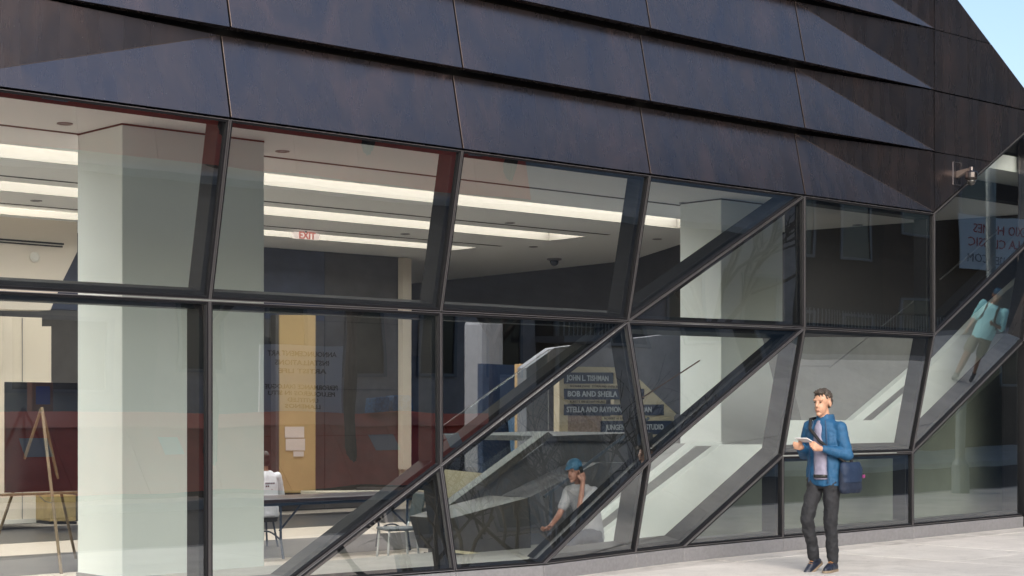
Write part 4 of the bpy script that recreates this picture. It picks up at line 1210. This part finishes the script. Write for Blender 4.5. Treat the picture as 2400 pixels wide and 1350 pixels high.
# red street stall with goods and menu board
stall = thing("street_stall", "long red street stall counter on the far pavement", "stall", (18, -14.3, 0))
RD = mat("red_canvas", (0.88, 0.13, 0.07), 0.7, var=0.12, scale=2)
RD2 = mat("red_top", (0.9, 0.22, 0.14), 0.6)
for i in range(8):
    x0_, x1_ = 12.2 + i * 1.42, 13.6 + i * 1.42
    MB().prism([(x0_, -13.45, 0.14), (x1_, -13.45, 0.14), (x1_, -14.3, 1.25), (x0_, -14.3, 1.25)], (0, -0.04, 0.0)).build("canvas_panel", RD, stall)
MB().prism([(12.1, -14.2, 1.25), (23.6, -14.2, 1.25), (23.6, -14.55, 1.5), (12.1, -14.55, 1.5)], (0, -0.3, 0)).build("top_cover", RD2, stall, bevel=0.01)
MB().box(12.1, 23.6, -14.5, -14.36, 0.0, 0.14).build("base", BLACK, stall)
for x, w in ((13.0, 0.5), (15.6, 0.35), (20.2, 0.6), (22.0, 0.4)):
    MB().prism([(x, -13.945, 0.8), (x + w, -13.945, 0.8), (x + w, -14.175, 1.1), (x, -14.175, 1.1)], (0, 0.006, 0)).build("paper_sheet", mat("pinkish_paper", (0.52, 0.44, 0.40), 0.8), stall)
mbd = thing("menu_board", "pale menu board with dark hand lettering behind the red stall", "sign", (19, -14.75, 1.5))
MB().box(18.05, 19.95, -14.75, -14.7, 1.45, 2.75).build("board", mat("lilac_board", (0.7, 0.68, 0.74), 0.7), mbd)
MB().box(18.15, 18.2, -14.85, -14.76, 0.0, 2.7).build("post", FRAME, mbd)
MB().box(19.8, 19.85, -14.85, -14.76, 0.0, 2.7).build("post", FRAME, mbd)
for txt, z, w in (("ANNOUNCEMENT ART", 2.6, 1.6), ("INSTALLATIONS", 2.45, 1.25), ("ARTIST LIFE", 2.3, 1.1), ("PERFORMANCE DIALOGUE", 2.0, 1.7), ("PELUQUEROS IN SITU", 1.87, 1.55), ("UNTITLED", 1.73, 0.7), ("LLAMENOS", 1.6, 0.8)):
    lettering("lettering", txt, 0.12, Vector((19.0, -14.694, z)), FACE_BUILDING, DKL, mbd, extrude=0.002, align='CENTER', width=w, bold=0.003)
BLP = mat("blue_pattern", (0.05, 0.2, 0.42), 0.6, var=0.6, scale=20)
for i, (x, w, h) in enumerate(((20.4, 0.35, 0.28), (20.85, 0.5, 0.3))):
    tag(MB().box(x, x + w, -14.55, -14.28, 1.5, 1.5 + h).build("goods_box", BLP, None, bevel=0.02), "%s blue patterned box on the red stall" % ("small" if i == 0 else "larger"), "box", "boxes on the red stall")
kio = thing("kiosk_post", "brown kiosk post with a blue notice beside the red stall", "kiosk", (14.0, -15.2, 0))
MB().box(13.75, 14.15, -15.4, -15.2, 0.0, 2.05).build("post_body", mat("brown_kiosk", (0.28, 0.11, 0.06), 0.6), kio, bevel=0.02)
MB().box(13.82, 14.08, -15.199, -15.19, 1.62, 1.95).build("notice", mat("blue_notice", (0.02, 0.08, 0.4), 0.5), kio)

# bare street trees
def tree(x, y, h, seed, label):
    rnd = random.Random(seed)
    z0 = ground_z(x) - 0.02
    t = thing("bare_tree", label, "tree", (x, y, z0), "bare street trees")
    BK = mat("grey_bark", (0.07, 0.055, 0.045), 0.9, var=0.3, scale=10)
    MB().tube([(x, y, z0), (x + 0.05, y, z0 + h * 0.2), (x, y + 0.05, z0 + h * 0.38)], [0.16, 0.12, 0.10], 10).build("trunk", BK, t)
    br = MB()
    def grow(p, d, ln, r, lv):
        q = p + d * ln * 0.5 + Vector((rnd.uniform(-1, 1), rnd.uniform(-1, 1), rnd.uniform(-0.3, 0.8))) * ln * 0.08
        e = p + d * ln
        br.tube([p, q, e], [r, r * 0.85, r * 0.65], 5 if lv > 1 else 6, caps=False)
        if lv >= 5:
            return
        for _ in range(3 if lv < 3 else 2):
            nd = (d + Vector((rnd.uniform(-1, 1), rnd.uniform(-1, 1), rnd.uniform(-0.35, 0.7))) * 0.75).normalized()
            grow(p.lerp(e, rnd.uniform(0.55, 1.0)), nd, ln * rnd.uniform(0.62, 0.85), r * 0.6, lv + 1)
    for k in range(4):
        a = k * 1.6 + rnd.random()
        grow(Vector((x, y + 0.05, z0 + h * (0.34 + 0.012 * k))), Vector((math.cos(a) * 0.6, math.sin(a) * 0.6, 0.8)).normalized(), h * 0.22, 0.07, 0)
    br.build("crown", BK, t)
tree(19.5, -13.9, 9.0, 3, "bare tree on the far pavement behind the red stall")
tree(23.0, -13.8, 8.0, 5, "bare tree on the far pavement right of the menu board")
tree(16.4, -13.9, 8.5, 8, "bare tree on the far pavement left of the menu board")
